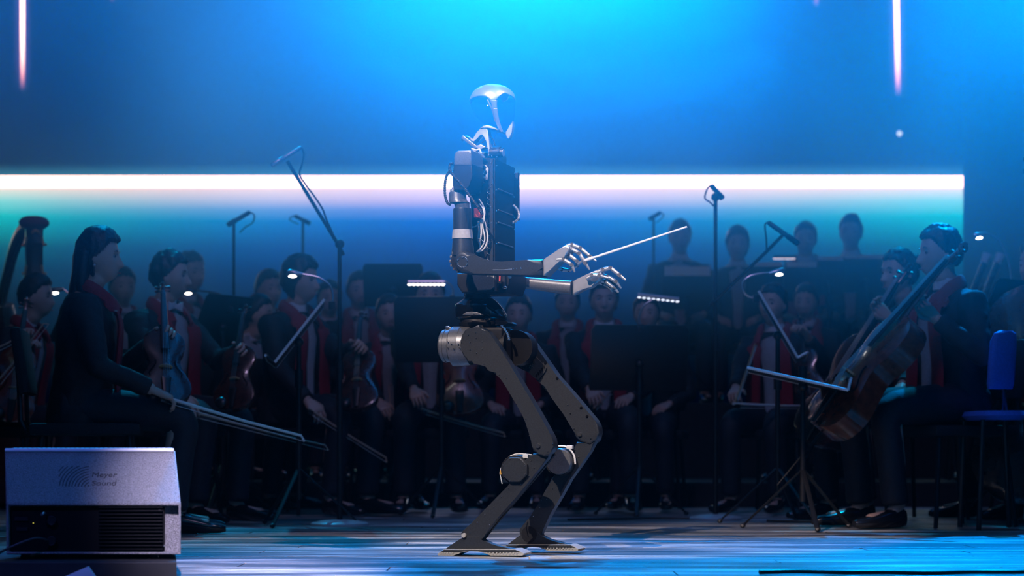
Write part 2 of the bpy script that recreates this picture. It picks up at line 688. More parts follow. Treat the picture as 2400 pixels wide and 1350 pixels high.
def R(px, py, v):
    """Picture position -> robot frame (u forward, v to its far side, z up) on the plane at lateral offset v."""
    kk = (px - 1200) / F
    u = (kk * (Y0 + v * CT) - X0 - v * ST) / (CT + kk * ST)
    yy = Y0 - u * ST + v * CT
    return Vector((u, v, CH + (HZ - py) * yy / F))


PX = Y0 / F      # metres per pixel at the robot


def rpart(name, bm, m, parent=robot, **kw):
    o = obj(name, bm, m, parent, world=False, **kw)
    if len(o.data.polygons) < 400:
        wn = o.modifiers.new('flat_faces', 'WEIGHTED_NORMAL')
        wn.keep_sharp = True
        wn.weight = 100
    return o


def plate(pts, v0, v1, bev=4, curve=0):
    bm = B()
    if curve:
        pts = [tuple(p) for p in round_poly(pts, curve)]
    prism(bm, [R(x, y, v0) for x, y in pts], (0, v1 - v0, 0), bev * PX)
    return bm


def screws(pts, v, parent, r=2.0, h=.003, name='screws', m=None):
    bm = B()
    for x, y in pts:
        a = R(x, y, v)
        cyl(bm, a + Vector((0, .002, 0)), a - Vector((0, h, 0)), r * PX, r * PX * .8, 8)
    rpart(name, bm, m or steel, parent, kind='stuff')


def ldisc(bm, px, py, v0, v1, r, r2=None, seg=32):
    a = R(px, py, v0)
    return cyl(bm, a, a + Vector((0, v1 - v0, 0)), r * PX, (r if r2 is None else r2) * PX, seg)


# ---- near thigh
NV0, NV1 = -.150, -.100
th = plate([(1089, 774), (1102, 769), (1115.5, 767), (1127, 768), (1136, 771), (1147, 780), (1155.5, 792), (1178, 827), (1200, 863), (1222, 900), (1251, 949), (1271, 984), (1293, 1024),
            (1298, 1042), (1295.5, 1053), (1287, 1064), (1275.5, 1071), (1262, 1064), (1249, 1055.5), (1244.5, 1033), (1231, 989), (1218, 962), (1197, 926), (1178, 895), (1168, 883), (1160, 877),
            (1150, 866), (1138, 859), (1118, 854), (1104, 850), (1091, 841), (1083, 829), (1080, 814), (1078, 803), (1081, 794), (1084, 783)], NV0, NV1, 4.5, 2)
thigh = rpart('thigh', th, gun, label='near thigh plate of dark gunmetal')
screws([(1102, 802), (1116, 792), (1131, 800), (1131, 817), (1117, 827), (1102, 819), (1134, 852), (1170, 878), (1187, 886), (1211, 946), (1232, 981), (1241, 1021), (1295, 1040), (1284, 1058), (1115, 779), (1098, 784)], NV0, thigh, 1.4)
b = B()
ldisc(b, 1260, 1045, NV0 - .006, NV0 + .01, 5, 5.5)
rpart('knee_bolt', b, steel, thigh)
b = plate([(1150, 800), (1160, 797), (1262, 968), (1303, 1028), (1305, 1046), (1299, 1058), (1292, 1056), (1296, 1040), (1290, 1022), (1250, 952)], NV1 - .004, NV1 + .012, 2)
rpart('thigh_spine', b, black_metal, thigh)
# ---- near shank
sh = plate([(1249, 1063), (1278, 1066), (1289, 1062), (1284, 1074), (1259, 1104), (1234, 1135), (1209, 1166), (1163, 1217), (1146, 1238), (1130, 1258), (1124, 1270), (1111, 1282), (1104, 1284), (1093, 1277), (1081, 1262),
            (1080, 1250), (1084, 1243), (1104, 1227), (1148, 1182), (1191, 1138), (1205, 1118), (1220, 1088), (1235, 1075)], -.137, -.095, 4)
shank = rpart('shank', sh, gun, label='near shin of dark gunmetal')
screws([(1244, 1080), (1252, 1097), (1240, 1115), (1222, 1135), (1192, 1144), (1175, 1164), (1158, 1188), (1137, 1205), (1119, 1224), (1102, 1247), (1148, 1230)], -.137, shank, 1.4)
b = B()
ldisc(b, 1086, 1255, -.146, -.135, 5.2, 5.6)
rpart('ankle_bolt', b, rubber, shank)
b = plate([(1284, 1070), (1296, 1060), (1300, 1066), (1262, 1112), (1166, 1224), (1136, 1262), (1126, 1274), (1128, 1262), (1200, 1176), (1258, 1106)], -.1, -.082, 2)
rpart('shank_spine', b, black_metal, shank)
# octagonal calf motor of the near leg
b = B()
ldisc(b, 1206, 1101, -.135, -.06, 33, 33)
cm = rpart('calf_motor', b, black_metal)
oct_ = [(1206 + 31.5 * math.cos(rad(22.5 + 45 * i)), 1101 + 31.5 * math.sin(rad(22.5 + 45 * i))) for i in range(8)]
b = plate(oct_, -.152, -.134, 3)
rpart('motor_cover', b, gun, cm)
screws([(1206 + 27 * math.cos(rad(22.5 + 45 * i)), 1101 + 27 * math.sin(rad(22.5 + 45 * i))) for i in range(8)], -.152, cm, 1.3)
for pts, m, r in (([(1179, 1088), (1190, 1074), (1206, 1065), (1225, 1064), (1246, 1066)], cable_white, 1.6), ([(1182, 1090), (1196, 1076), (1214, 1070), (1232, 1075), (1238, 1070)], steel, 1.3),
                  ([(1186, 1076), (1204, 1067), (1222, 1072), (1232, 1081)], cable_white, 1.4), ([(1216, 1072), (1222, 1080), (1232, 1082)], cable_white, 2), ([(1175, 1096), (1172, 1108), (1174, 1120), (1177, 1134)], cable_white, 1.3)):
    b = B()
    tube(b, smooth_path([R(x, y, -.11) for x, y in pts]), r * PX, 6)
    rpart('wire', b, m, cm)
b = B()
box(b, R(1233, 1069, -.112), (.018, .02, .014), bev=.002)
rpart('plug', b, cable_white, cm)
b = B()
box(b, R(1175, 1107, -.128), (.008, .012, .014), bev=.002)
rpart('plug', b, mat('amber_plug', (.7, .35, .05), .4), cm, label='amber plug')


def foot(dx, dy, v, lab, sc=1.):
    def T(p, q):
        return (p - 1125) * sc + 1125 + dx, q + dy
    up = [T(*p) for p in ((1044, 1286), (1062, 1274), (1080, 1262), (1090, 1258), (1124, 1258), (1130, 1267.6), (1150, 1275), (1167, 1281), (1190, 1284.5), (1206, 1286.5), (1206, 1289), (1044, 1289))]
    b = plate(up, v - .022, v + .022, 2)
    f = rpart('foot', b, gun, label=lab)
    so = [T(*p) for p in ((1041, 1287), (1206, 1287), (1217, 1291), (1228, 1297), (1227, 1301), (1222, 1303), (1150, 1303), (1144, 1300), (1137, 1297), (1129, 1294.5), (1120, 1293), (1105, 1292), (1089, 1293), (1080, 1295), (1074, 1297), (1065, 1302), (1061, 1303), (1025, 1303), (1025, 1298))]
    b = plate(so, v - .042, v + .042, 1.2)
    rpart('sole', b, rubber, f, label='pale rubber sole')
    mid_ = [T(*p) for p in ((1040, 1288.5), (1208, 1288.5), (1219, 1294), (1160, 1296), (1140, 1294), (1120, 1291), (1089, 1291), (1072, 1294), (1033, 1294))]
    b = plate(mid_, v - .0435, v + .0435, .8)
    rpart('sole_band', b, gun, f)
    b = B()
    for x in list(range(1037, 1066, 6)) + list(range(1140, 1214, 8)):
        p = T(x, 1296)
        q = R(p[0], p[1], v - .0438)
        box(b, q + Vector((0, .0438, 0)), (.0042 * sc, .0882, .0052))
    rpart('tooth', b, rubber, f, kind='stuff')
    return f


foot(0, 0, -.116, 'near foot with a pale toothed sole')
b = B()
ldisc(b, 1104, 1262, -.13, -.10, 17)
rpart('ankle_joint', b, black_metal)

# ---- far thigh, shank and foot (the far leg steps ahead)
FV0, FV1 = .095, .150
ft = plate([(1191.5, 775), (1206, 774), (1218.5, 777), (1236, 788), (1248, 801), (1267, 827), (1286, 854), (1305, 881), (1344, 925), (1370, 956), (1394, 985), (1402, 998), (1405, 1015), (1398, 1031), (1382, 1042),
            (1362, 1036), (1349, 1024), (1342, 1007), (1332, 990), (1322, 973), (1293, 933), (1273, 909), (1263, 890), (1252, 881), (1240, 873), (1218.5, 858), (1200, 852), (1188, 838), (1180, 812), (1182, 790)], FV0, FV1, 5)
fthigh = rpart('thigh', ft, gun, label='far thigh of dark gunmetal, lit along its edge')
b = plate([(1235, 812), (1270, 851), (1281, 862), (1278, 871), (1262, 891), (1249, 883), (1238, 873), (1218, 858), (1221, 838)], FV0 - .006, FV0 + .004, 1.2)
cov = rpart('grille_plate', b, gun, fthigh)
b = B()
for r_ in range(7):
    for c_ in range(7):
        if (r_ - 3) ** 2 + (c_ - 3) ** 2 < 11:
            a = R(1243 + (c_ - 3) * 3.3 + (r_ - 3) * .8, 853 + (r_ - 3) * 3.3 - (c_ - 3) * 1.2, FV0 - .0075)
            cyl(b, a, a + Vector((0, .003, 0)), .0012, .0012, 6)
rpart('sound_holes', b, steel, cov, kind='stuff')
b = B()
for i in range(5):
    p, q = 1257 + i * 4.4, 881 - i * 5.2
    prism(b, [R(p + dx, q + dy, FV0 - .0072) for dx, dy in ((-1.5, -3.5), (1, -4), (2, 3), (-.5, 3.5))], (0, .002, 0))
rpart('slots', b, monitor_b, cov, kind='stuff')
screws([(1238, 822), (1226, 845), (1255, 845), (1247, 877), (1330, 948), (1336, 968), (1345, 1004), (1384, 1027)], FV0 - .002, fthigh, 1.4)
b = B()
ldisc(b, 1358, 1018, FV0 - .006, FV0 + .01, 5, 5.5)
rpart('knee_bolt', b, steel, fthigh)
b = B()
for x, y in ((1250, 815), (1278, 851), (1306, 887), (1362, 956), (1376, 976)):
    ball(b, R(x, y, FV0), .0055, sub=1)
rpart('edge_notches', b, monitor_b, fthigh, kind='stuff')
fs = plate([(1351, 1036), (1372, 1042), (1388, 1036), (1396, 1034), (1384, 1056), (1362, 1088), (1336, 1124), (1313, 1166), (1291, 1202), (1276, 1233), (1266, 1256), (1250, 1270), (1234, 1266), (1217, 1252), (1217, 1240),
            (1228, 1228), (1241, 1213), (1262, 1180), (1280, 1153), (1292, 1122), (1322, 1086), (1342, 1060)], .10, .140, 4)
fshank = rpart('shank', fs, gun, label='far shin of dark gunmetal')
screws([(1348, 1054), (1356, 1070), (1295, 1145), (1282, 1170), (1270, 1173), (1265, 1190), (1250, 1210)], .10, fshank, 1.4)
b = B()
ldisc(b, 1309, 1083, .055, .12, 32, 33)
fm = rpart('calf_motor', b, black_metal, label='round calf motor of the far leg')
b = B()
ldisc(b, 1309, 1082, .047, .058, 29, 31.5)
rpart('motor_cover', b, gun_light, fm)
b = B()
tube(b, smooth_path([R(x, y, .08) for x, y in ((1309, 1046), (1326, 1047), (1338, 1056), (1346, 1070), (1348, 1088))]), 2.4 * PX, 8)
rpart('wire', b, cable_white, fm)
b = B()
box(b, R(1336, 1048, .085), (.02, .02, .012), bev=.002)
rpart('plug', b, cable_white, fm)
foot(138, -10.5, .118, 'far foot with a pale toothed sole', .9)
b = B()
ldisc(b, 1240, 1252, .095, .14, 19)
rpart('ankle_joint', b, black_metal)
b = B()
ldisc(b, 1385, 1022, .105, .158, 17)
rpart('knee_joint', b, black_metal)
b = B()
ldisc(b, 1275, 1046, -.145, -.07, 17)
rpart('knee_joint', b, black_metal)


# ---- hips: two motors lying fore and aft, the far one behind the near one
def uaxis(bm, px0, px1, py, v, r, r2=None, seg=40):
    a = R(px0, py, v)
    c = R(px1, py, v)
    c.z = a.z
    return cyl(bm, a, c, r * PX, (r if r2 is None else r2) * PX, seg)


b = B()
uaxis(b, 1041, 1068, 811, -.05, 38)
uaxis(b, 1036, 1042, 811, -.05, 31, 38)
uaxis(b, 1046, 1048, 811, -.05, 39.3)
uaxis(b, 1057, 1059, 811, -.05, 39.3)
hm_ = rpart('hip_motor', b, gun_light, label='round hip motor at the back of the pelvis')
b = B()
uaxis(b, 1062, 1064, 812, -.05, 43, 46)
uaxis(b, 1064, 1084, 812, -.05, 46.5)
uaxis(b, 1084, 1104, 812, -.05, 46, 44)
rpart('motor_ring', b, gun_light, hm_)
screws([(1058, 806), (1050, 815), (1063, 817), (1077, 815), (1074, 806), (1050, 801)], -.118, hm_, 1.6)
b = B()
box(b, R(1050, 770, -.05), (.014, .014, .016), bev=.003)
tube(b, smooth_path([R(1050, 768, -.05), R(1057, 770, -.05), R(1062, 776, -.05)]), .003, 6)
rpart('plug', b, steel, hm_)
b = plate([(1084, 795), (1093, 780), (1108, 768), (1122, 761), (1124, 768), (1106, 780), (1094, 792), (1086, 802)], -.105, -.06, 2)
rpart('hip_fairing', b, gun_light)
b = B()
uaxis(b, 1104, 1190, 812, -.03, 34)
box(b, R(1150, 800, 0) , (.13, .15, .085), bev=.012)
rpart('pelvis', b, black_metal)
b = B()
ldisc(b, 1208, 815, .0, .07, 40)
ldisc(b, 1208, 815, .07, .098, 36, 41)
fh = rpart('hip_motor', b, black_metal, label='dark hip motor of the far leg')
b = B()
for v, r in ((.0, 41), (.02, 41.5), (.045, 41.5), (.062, 42)):
    ldisc(b, 1208, 815, v, v + .006, r)
rpart('motor_ring', b, black_metal, fh)
b = B()
for i in range(22):
    a = rad(-95 + i * 9)
    p = R(1208, 815, .096) + Vector((math.cos(a) * 38 * PX, 0, -math.sin(a) * 38 * PX))
    ball(b, p, .0035, sub=1)
rpart('screws', b, steel, fh, kind='stuff')
b = B()
for i in range(9):
    t_ = i / 8
    p = R(1176 + 16 * t_ + 4 * math.sin(t_ * 3), 764 + 32 * t_, -.06)
    ball(b, p, (.006, .005, .0045), sub=1)
rpart('cable_chain', b, steel, robot, kind='stuff')

# ---- waist
b = B()
c = R(1122, 745, 0)


def wring(px, py, r, ry=None):
    q = R(px, py, 0)
    return (q, Vector((r * PX, 0, 0)), Vector((0, (ry or r) * PX, 0)))


loft(b, [wring(1122, 777, 36), wring(1122, 764, 44), wring(1122, 758, 47), wring(1122, 757, 42), wring(1118, 750, 40)], 32)
wa = rpart('waist_joint', b, black_metal)
b = B()
loft(b, [wring(1113, 748, 42), wring(1113, 744, 46), wring(1113, 722, 48), wring(1113, 715, 47), wring(1115, 706, 36), wring(1117, 702, 34)], 36)
rpart('waist_bowl', b, gloss_black, wa)
b = B()
for yy, r in ((700, 33), (696, 32), (692, 33), (688, 32)):
    loft(b, [wring(1120, yy + 1.4, r), wring(1120, yy - 1.4, r)], 32)
loft(b, [wring(1120, 704, 29), wring(1120, 680, 29)], 24)
rpart('waist_rings', b, gloss_black, wa)
b = plate([(1083, 738), (1092, 732), (1105, 730), (1118, 732), (1130, 738)], -.112, -.09, 1)
rpart('waist_badge', b, gun_light, wa)
screws([(1092, 737), (1111, 736)], -.112, wa, 1.6)
b = B()
loft(b, [wring(1150, 762, 30, 24), wring(1152, 750, 36, 30), wring(1152, 738, 36, 30), wring(1148, 722, 30), wring(1142, 708, 24), wring(1138, 700, 18)], 28)
rpart('waist_cover', b, gloss_black, wa)
b = plate([(1160, 752), (1186, 752), (1192, 757), (1186, 761), (1160, 763)], -.05, .05, 2)
rpart('waist_flange', b, black_metal, wa)

# ---- torso
TU0 = R(1106, 500, -.10).x
TU1 = R(1155, 500, -.10).x


def zz(py):
    return R(1155, py, -.10).z


b = B()
u0, u1 = TU0, TU1
prism(b, [Vector((u0, -.10, zz(640))), Vector((u1, -.10, zz(640))), Vector((u1, -.10, zz(371))), Vector((R(1119, 364, -.1).x, -.10, zz(366))), Vector((u0, -.10, zz(382)))], (0, .217, 0), .004)
torso = rpart('torso', b, black_metal, label='tall boxy torso with a ribbed front panel')
b = B()
box(b, ((u1 + .004), .008, (zz(371) + zz(640)) / 2), (.006, .21, zz(371) - zz(640) - .004), bev=.002)
fp = rpart('front_panel', b, black_metal, torso)
for yy in (441, 490, 519, 567):
    b = B()
    box(b, (u1 + .009, .006, zz(yy)), (.006, .155, .0045), bev=.0015)
    rpart('panel_rib', b, gun_light, fp)
b = B()
for yy in (384, 441, 490, 519, 567):
    for vv in (-.088, .1):
        ball(b, (u1 + .009, vv, zz(yy + 3)), .003, sub=1)
rpart('screws', b, steel, fp, kind='stuff')
b = B()
box(b, (u1 + .012, .112, (zz(385) + zz(500)) / 2), (.02, .02, zz(385) - zz(500)), bev=.003)
rpart('side_rail', b, black_metal, torso)
b = B()
box(b, (u1 - .004, -.101, (zz(371) + zz(640)) / 2), (.012, .006, zz(371) - zz(640) - .004), bev=.002)
rpart('corner_rail', b, gun, torso)
for yy in (447, 460, 474, 530, 545, 559, 576, 590, 604, 618):
    b = B()
    a = R(1148, yy, -.1025)
    cyl(b, a, a + Vector((0, .004, 0)), 6.2 * PX, 6.2 * PX, 16)
    h_ = rpart('hole', b, monitor_b, torso)
    b = B()
    rings = []
    tube(b, [R(1148, yy, -.1025) + Vector((math.cos(i * rad(20)) * 6.6 * PX, 0, math.sin(i * rad(20)) * 6.6 * PX)) for i in range(19)], .0009, 5)
    rpart('hole_rim', b, gun_light, h_)
for yy, xx in ((493, 1144), (493, 1151), (506, 1144), (506, 1151)):
    b = B()
    a = R(xx, yy, -.1025)
    cyl(b, a, a + Vector((0, .004, 0)), 3.4 * PX, 3.4 * PX, 10)
    rpart('hole', b, monitor_b, torso)
screws([(1152, 431), (1150, 438), (1151, 485), (1141, 484), (1152, 521), (1152, 567), (1142, 567), (1149, 389), (1151, 381)], -.104, torso, 1.3)
b = plate([(1123, 383), (1138, 387), (1144, 395), (1142, 420), (1130, 432), (1122, 434), (1121, 400)], -.112, -.102, 1)
cb = rpart('circuit_board', b, board, torso, label='pale circuit board, bare')
b = B()
random.seed(3)
for i in range(26):
    x, y = random.uniform(1124, 1140), random.uniform(388, 426)
    box(b, R(x, y, -.113), (random.uniform(.003, .009), .003, random.uniform(.003, .01)))
rpart('chips', b, black_metal, cb, kind='stuff')
b = plate([(1105, 372), (1113, 368), (1121, 374), (1121, 452), (1108, 454), (1104, 440)], -.125, -.10, 2.5)
rpart('side_plate', b, black_metal, torso)
b = plate([(1090, 440), (1107, 418), (1107, 450), (1096, 455)], -.128, -.115, 2)
rpart('side_bracket', b, gun_light, torso)
screws([(1113, 381), (1113, 398), (1101, 406), (1080, 388), (1089, 387)], -.128, torso, 1.6)
# core behind the arm, cables inside
b = plate([(1098, 455), (1125, 455), (1133, 470), (1138, 600), (1130, 640), (1105, 640), (1108, 560), (1105, 500)], -.098, .08, 4)
rpart('torso_core', b, black_metal, torso)
for pts, m, r, v in (([(1122, 466), (1131, 480), (1136, 498), (1134, 512), (1139, 530), (1143, 555), (1139, 575), (1128, 588), (1117, 590)], cable_white, 2.0, -.13),
                     ([(1124, 478), (1133, 492), (1135, 512), (1131, 528), (1136, 556), (1133, 572), (1124, 586)], cable_white, 1.6, -.137),
                     ([(1121, 518), (1123, 540), (1122, 560), (1126, 580), (1120, 590)], cable_white, 2.6, -.12),
                     ([(1132, 512), (1128, 524), (1128, 548), (1124, 566)], cable_white, 2.2, -.126),
                     ([(1107, 532), (1116, 530), (1124, 520), (1130, 512)], steel, 1.6, -.13),
                     ([(1120, 560), (1128, 562), (1134, 568)], steel, 1.2, -.14)):
    b = B()
    tube(b, smooth_path([R(x, y, v) for x, y in pts]), r * PX, 6)
    rpart('wire', b, m, torso)
b = plate([(1110, 488), (1122, 488), (1125, 500), (1121, 510), (1110, 510)], -.14, -.11, 2)
rpart('cable_tag', b, red_tag, torso, label='red cable tag')


def hose(pts, r, v, m1, name='braided_hose', parent=torso, vs=None):
    path = smooth_path([R(x, y, v if vs is None else vs[i]) for i, (x, y) in enumerate(pts)], 14)
    b = B()
    tube(b, path, [r * PX * (1 + .16 * math.sin(i * 1.9)) for i in range(len(path))], 8)
    return rpart(name, b, m1, parent)


hose([(1063, 384), (1056, 384), (1054, 396), (1062, 410), (1075, 425), (1088, 440), (1098, 455), (1112, 474), (1122, 488), (1130, 502)], 3.3, -.235, cable_black)
hose([(1056, 398), (1047, 412), (1043, 430), (1043, 455), (1048, 474), (1056, 480)], 3.1, -.225, cable_black)
hose([(1066, 392), (1063, 410), (1064, 436), (1068, 452)], 2.4, -.21, cable_black)
hose([(1203, 481), (1212, 491), (1216, 505), (1211, 517), (1199, 523)], 3.0, .09, cable_white)
# abdomen under the torso
b = plate([(1070, 640), (1196, 640), (1194, 664), (1186, 686), (1082, 686), (1070, 668)], -.085, .10, 5)
ab = rpart('abdomen', b, black_metal)
b = plate([(1106, 645), (1158, 643), (1158, 672), (1151, 679), (1119, 681), (1110, 664)], -.10, -.084, 2.5)
rpart('side_cover', b, gun_light, ab)
b = B()
cyl(b, R(1181, 645, -.09), R(1181, 676, -.09), 5 * PX)
cyl(b, R(1161, 645, -.09), R(1161, 682, -.09), 4 * PX)
rpart('strut', b, gun, ab)
b = B()
cyl(b, R(1171.5, 647, -.1), R(1171, 659, -.1), 1.2 * PX)
rpart('status_light', b, red_led, ab, label='small red status light')
b = B()
cyl(b, R(1195, 649, -.1), R(1195, 649, -.085), 4 * PX)
tube(b, smooth_path([R(1178, 674, -.1), R(1184, 671, -.1), R(1188, 675, -.1), R(1180, 677, -.1)]), 1 * PX, 6)
rpart('connector', b, steel, ab, kind='stuff')

# ---- shoulder
b = plate([(1063, 366), (1066, 357), (1073, 352), (1103, 351), (1105, 360), (1105, 388), (1063, 388)], -.235, -.115, 5)
shd = rpart('shoulder', b, gun_light, label='rounded silver grey shoulder housing')
b = plate([(1062, 384), (1106, 384), (1108, 412), (1100, 436), (1090, 446), (1062, 446)], -.232, -.115, 4)
rpart('shoulder_motor', b, black_metal, shd)
for pts, m, r in (([(1098, 362), (1106, 372), (1101, 386), (1106, 392)], cable_white, 2.2), ([(1109, 352), (1118, 362), (1124, 370), (1116, 378)], silver, 3), ([(1105, 348), (1116, 352), (1124, 350), (1128, 360)], cable_white, 2.2), ([(1122, 356), (1130, 364), (1136, 370)], steel, 3)):
    b = B()
    tube(b, smooth_path([R(x, y, -.12) for x, y in pts]), r * PX, 7)
    rpart('wire', b, m, shd)
b = B()
uaxis(b, 1104, 1122, 360, -.1, 12)
rpart('shoulder_axle', b, black_metal, shd)
# clamp strap behind the neck
M_ = Matrix.Rotation(rad(38), 3, 'Y')
b = B()
box(b, R(1103, 335, -.06), (.066, .03, .012), M_, bev=.003)
cs = rpart('neck_strap', b, gun_light)
b = B()
tube(b, smooth_path([R(x, y, -.06) for x, y in ((1083, 330), (1089, 323), (1096, 321), (1104, 325), (1108, 332))]), [(2 * PX, .014)] * 17, 8, up=(0, 1, 0))
rpart('strap_loop', b, silver, cs)
b = B()
prism(b, [R(x, y, -.075) for x, y in ((1117, 341), (1127, 338), (1137, 344), (1128, 350), (1118, 348))], (0, .03, 0), .002)
rpart('strap_latch', b, silver, cs)

# ---- neck
nk = [(1106, 334), (1110, 322), (1116, 310), (1124, 302), (1133, 298), (1141, 300), (1144, 310), (1146, 330), (1149, 364), (1143, 366), (1142, 345), (1140, 332), (1137, 321), (1133, 315), (1128, 313), (1123, 316), (1116, 324), (1110, 334)]
b = plate(nk, -.045, -.01, 2)
nb = rpart('neck_bracket', b, silver, label='arched silver neck bracket')
b = plate(nk, .02, .05, 2)
rpart('far_arch', b, silver, nb)
b = plate([(1124, 301), (1132, 295), (1141, 293.5), (1152, 295.5), (1160, 299), (1167, 303), (1165, 305), (1155, 301.5), (1144, 298), (1134, 299)], -.05, .05, 1.2)
rpart('neck_collar', b, silver, nb)
b = B()
tube(b, [R(1140, 368, 0), R(1142, 340, 0), R(1150, 310, 0), R(1158, 292, 0)], [.026, .02, .02, .018], 16)
clear = bpy.data.materials.new('clear_visor')
clear.use_nodes = True
nt = clear.node_tree
nt.nodes.clear()
o_ = nt.nodes.new('ShaderNodeOutputMaterial')
tr = nt.nodes.new('ShaderNodeBsdfTransparent')
tr.inputs[0].default_value = (.92, .95, 1, 1)
gl = nt.nodes.new('ShaderNodeBsdfGlossy')
gl.inputs['Roughness'].default_value = .06
mx = nt.nodes.new('ShaderNodeMixShader')
lw = nt.nodes.new('ShaderNodeFresnel')
lw.inputs[0].default_value = 1.015
lm = nt.nodes.new('ShaderNodeMath')
lm.operation = 'MULTIPLY'
lm.inputs[1].default_value = .25
nt.links.new(lw.outputs[0], lm.inputs[0])
nt.links.new(lm.outputs[0], mx.inputs[0])
nt.links.new(tr.outputs[0], mx.inputs[1])
nt.links.new(gl.outputs[0], mx.inputs[2])
nt.links.new(mx.outputs[0], o_.inputs[0])
rpart('neck_sleeve', b, clear, nb, label='clear neck sleeve')
for pts in ([(1146, 318), (1153, 322), (1158, 331), (1161, 342)], [(1129, 336), (1134, 331), (1138, 329)]):
    b = B()
    tube(b, smooth_path([R(x, y, -.03) for x, y in pts]), .8 * PX, 6)
    rpart('wire', b, cable_black, nb)
b = B()
uaxis(b, 1150, 1174, 358, -.03, 13, 13, 24)
uaxis(b, 1173, 1180, 358, -.03, 12, 11, 24)
cmr = rpart('chest_camera', b, gun, label='short horizontal camera barrel at the collar')
b = B()
uaxis(b, 1178.5, 1180.5, 358, -.03, 10, 9, 24)
rpart('camera_lens', b, silver, cmr)
screws([(1153, 345), (1166, 350), (1168, 354), (1165, 368), (1153, 366)], -.055, cmr, 1.6)

# ---- head: the face is turned a little to the camera
HS = [(197, 1154, 1), (199, 1154, 14), (202, 1154, 25), (206, 1154, 34), (212, 1154, 42), (219, 1154.5, 48), (227, 1155, 52), (236, 1155, 54.5), (246, 1155.5, 54), (258, 1157, 51), (272, 1161, 46), (286, 1167, 38), (300, 1174, 29), (312, 1181, 20), (320, 1186, 13), (326, 1191, 5)]


def hs(py):
    py = max(197, min(326, py))
    for a, c_ in zip(HS, HS[1:]):
        if py <= c_[0]:
            t = (py - a[0]) / (c_[0] - a[0])
            return a[1] + (c_[1] - a[1]) * t, a[2] + (c_[2] - a[2]) * t
    return HS[-1][1:]


def head_pt(px, py, side=-1, off=0.):
    cx, hx = hs(py)
    q = R(cx, py, 0)
    x = (px - cx) / max(hx, .1)
    x = max(-1, min(1, x))
    hy = (hx * .82) * PX + off
    return Vector((q.x + (px - cx) * PX * (1 + off * 12), side * hy * math.sqrt(max(0, 1 - x * x)), q.z))


b = B()
rings = []
prev = None
for py, cx, hx in HS[7:]:
    q = R(cx, py, 0)
    rings.append((q, Vector((hx * PX * .985, 0, 0)), Vector((0, hx * .8 * PX, 0))))
loft(b, rings, 32)
rpart('visor', b, clear, robot, label='black face shell under the silver cap, left clear for the haze')  # see-through in place of a black visor veiled by lit haze


def cap_low(px):       # lower rim of the cap seen from the near side
    pts = [(1100, 236), (1115, 232.5), (1133, 231), (1145, 232), (1154, 234.5), (1162, 241), (1166, 247), (1177, 243), (1183, 234.6), (1188, 229), (1194, 224), (1202, 228), (1210, 233)]
    for a, c_ in zip(pts, pts[1:]):
        if px <= c_[0]:
            t = (px - a[0]) / (c_[0] - a[0])
            return a[1] + (c_[1] - a[1]) * t
    return 233


b = B()
for side in (-1, 1):
    grid = []
    nx, ny = 44, 12
    for i in range(nx + 1):
        px = 1100.5 + (1209.5 - 1100.5) * i / nx
        # top row of this column on the dome outline
        lo, hi = 197., 240.
        for _ in range(24):
            m_ = (lo + hi) / 2
            cx, hx = hs(m_)
            if abs(px - cx) > hx:
                lo = m_
            else:
                hi = m_
        top = hi
        low = cap_low(px)
        if side > 0:
            low -= 15 * math.sqrt(max(0, 1 - ((px - 1155) / 54.5) ** 2))
        low = max(low, top + .2)
        col = []
        for j in range(ny + 1):
            py = top + (low - top) * (j / ny) ** 1.3
            col.append(b.verts.new(head_pt(px, py, side, .003)))
        grid.append(col)
    for i in range(nx):
        for j in range(ny):
            b.faces.new((grid[i][j], grid[i + 1][j], grid[i + 1][j + 1], grid[i][j + 1]))
bmesh.ops.remove_doubles(b, verts=b.verts, dist=.0006)
cap = rpart('head_cap', b, silver, label='polished silver cap of the head')
md = cap.modifiers.new('thickness', 'SOLIDIFY')
md.thickness = .004


def strip(name, cl, w0, m, parent, off=.004, side=-1):
    """A raised band on the near side of the head, given its centre line and half widths in picture units."""
    b = B()
    path = smooth_path([(x, y, w_) for (x, y), w_ in zip(cl, w0)], 5)
    rows = []
    for x, y, w_ in path:
        rows.append([b.verts.new(head_pt(x + w_ * s_, y, side, off + .0035 * (1 - abs(s_)))) for s_ in (-1, -.5, 0, .5, 1)])
    for a, c_ in zip(rows, rows[1:]):
        for i in range(4):
            b.faces.new((a[i], a[i + 1], c_[i + 1], c_[i]))
    o = rpart(name, b, m, parent)
    md = o.modifiers.new('thickness', 'SOLIDIFY')
    md.thickness = .005
    return o


strip('nose_ridge', [(1172, 244), (1172.5, 252), (1173, 261)], [7, 4.6, 4.2], silver, cap, .003)
strip('nose_ridge', [(1173.5, 261.5), (1174.5, 275), (1176.5, 290), (1179.5, 303), (1182, 312)], [4.2, 3.4, 2.6, 1.6, .5], silver, cap, .003)
strip('cheek_blade', [(1157, 242), (1161, 250), (1166, 262), (1169.5, 276), (1172, 290)], [1, 2.4, 2.2, 1.5, .5], silver, cap, .003)
b = B()
ball(b, head_pt(1157, 255, -1, .002), .0022, sub=1)
rpart('eye_glint', b, lens_dim, cap, label='pinpoint glint on the eye')  # eye highlight put in as a small glowing bead
b = plate([(1200.5, 283), (1202, 294), (1199, 310), (1195, 322), (1191, 325.5), (1187, 322), (1184.5, 313), (1185, 308), (1190, 303), (1196, 295)], -.03, -.008, 2)
rpart('jaw_guard', b, silver, robot, label='leaf shaped silver chin guard')


# ---- near arm
AV = -.195
b = B()


def aring(px, py, r, rv=None):
    return (R(px, py, AV), Vector((r * PX, 0, 0)), Vector((0, (rv or r) * PX, 0)))


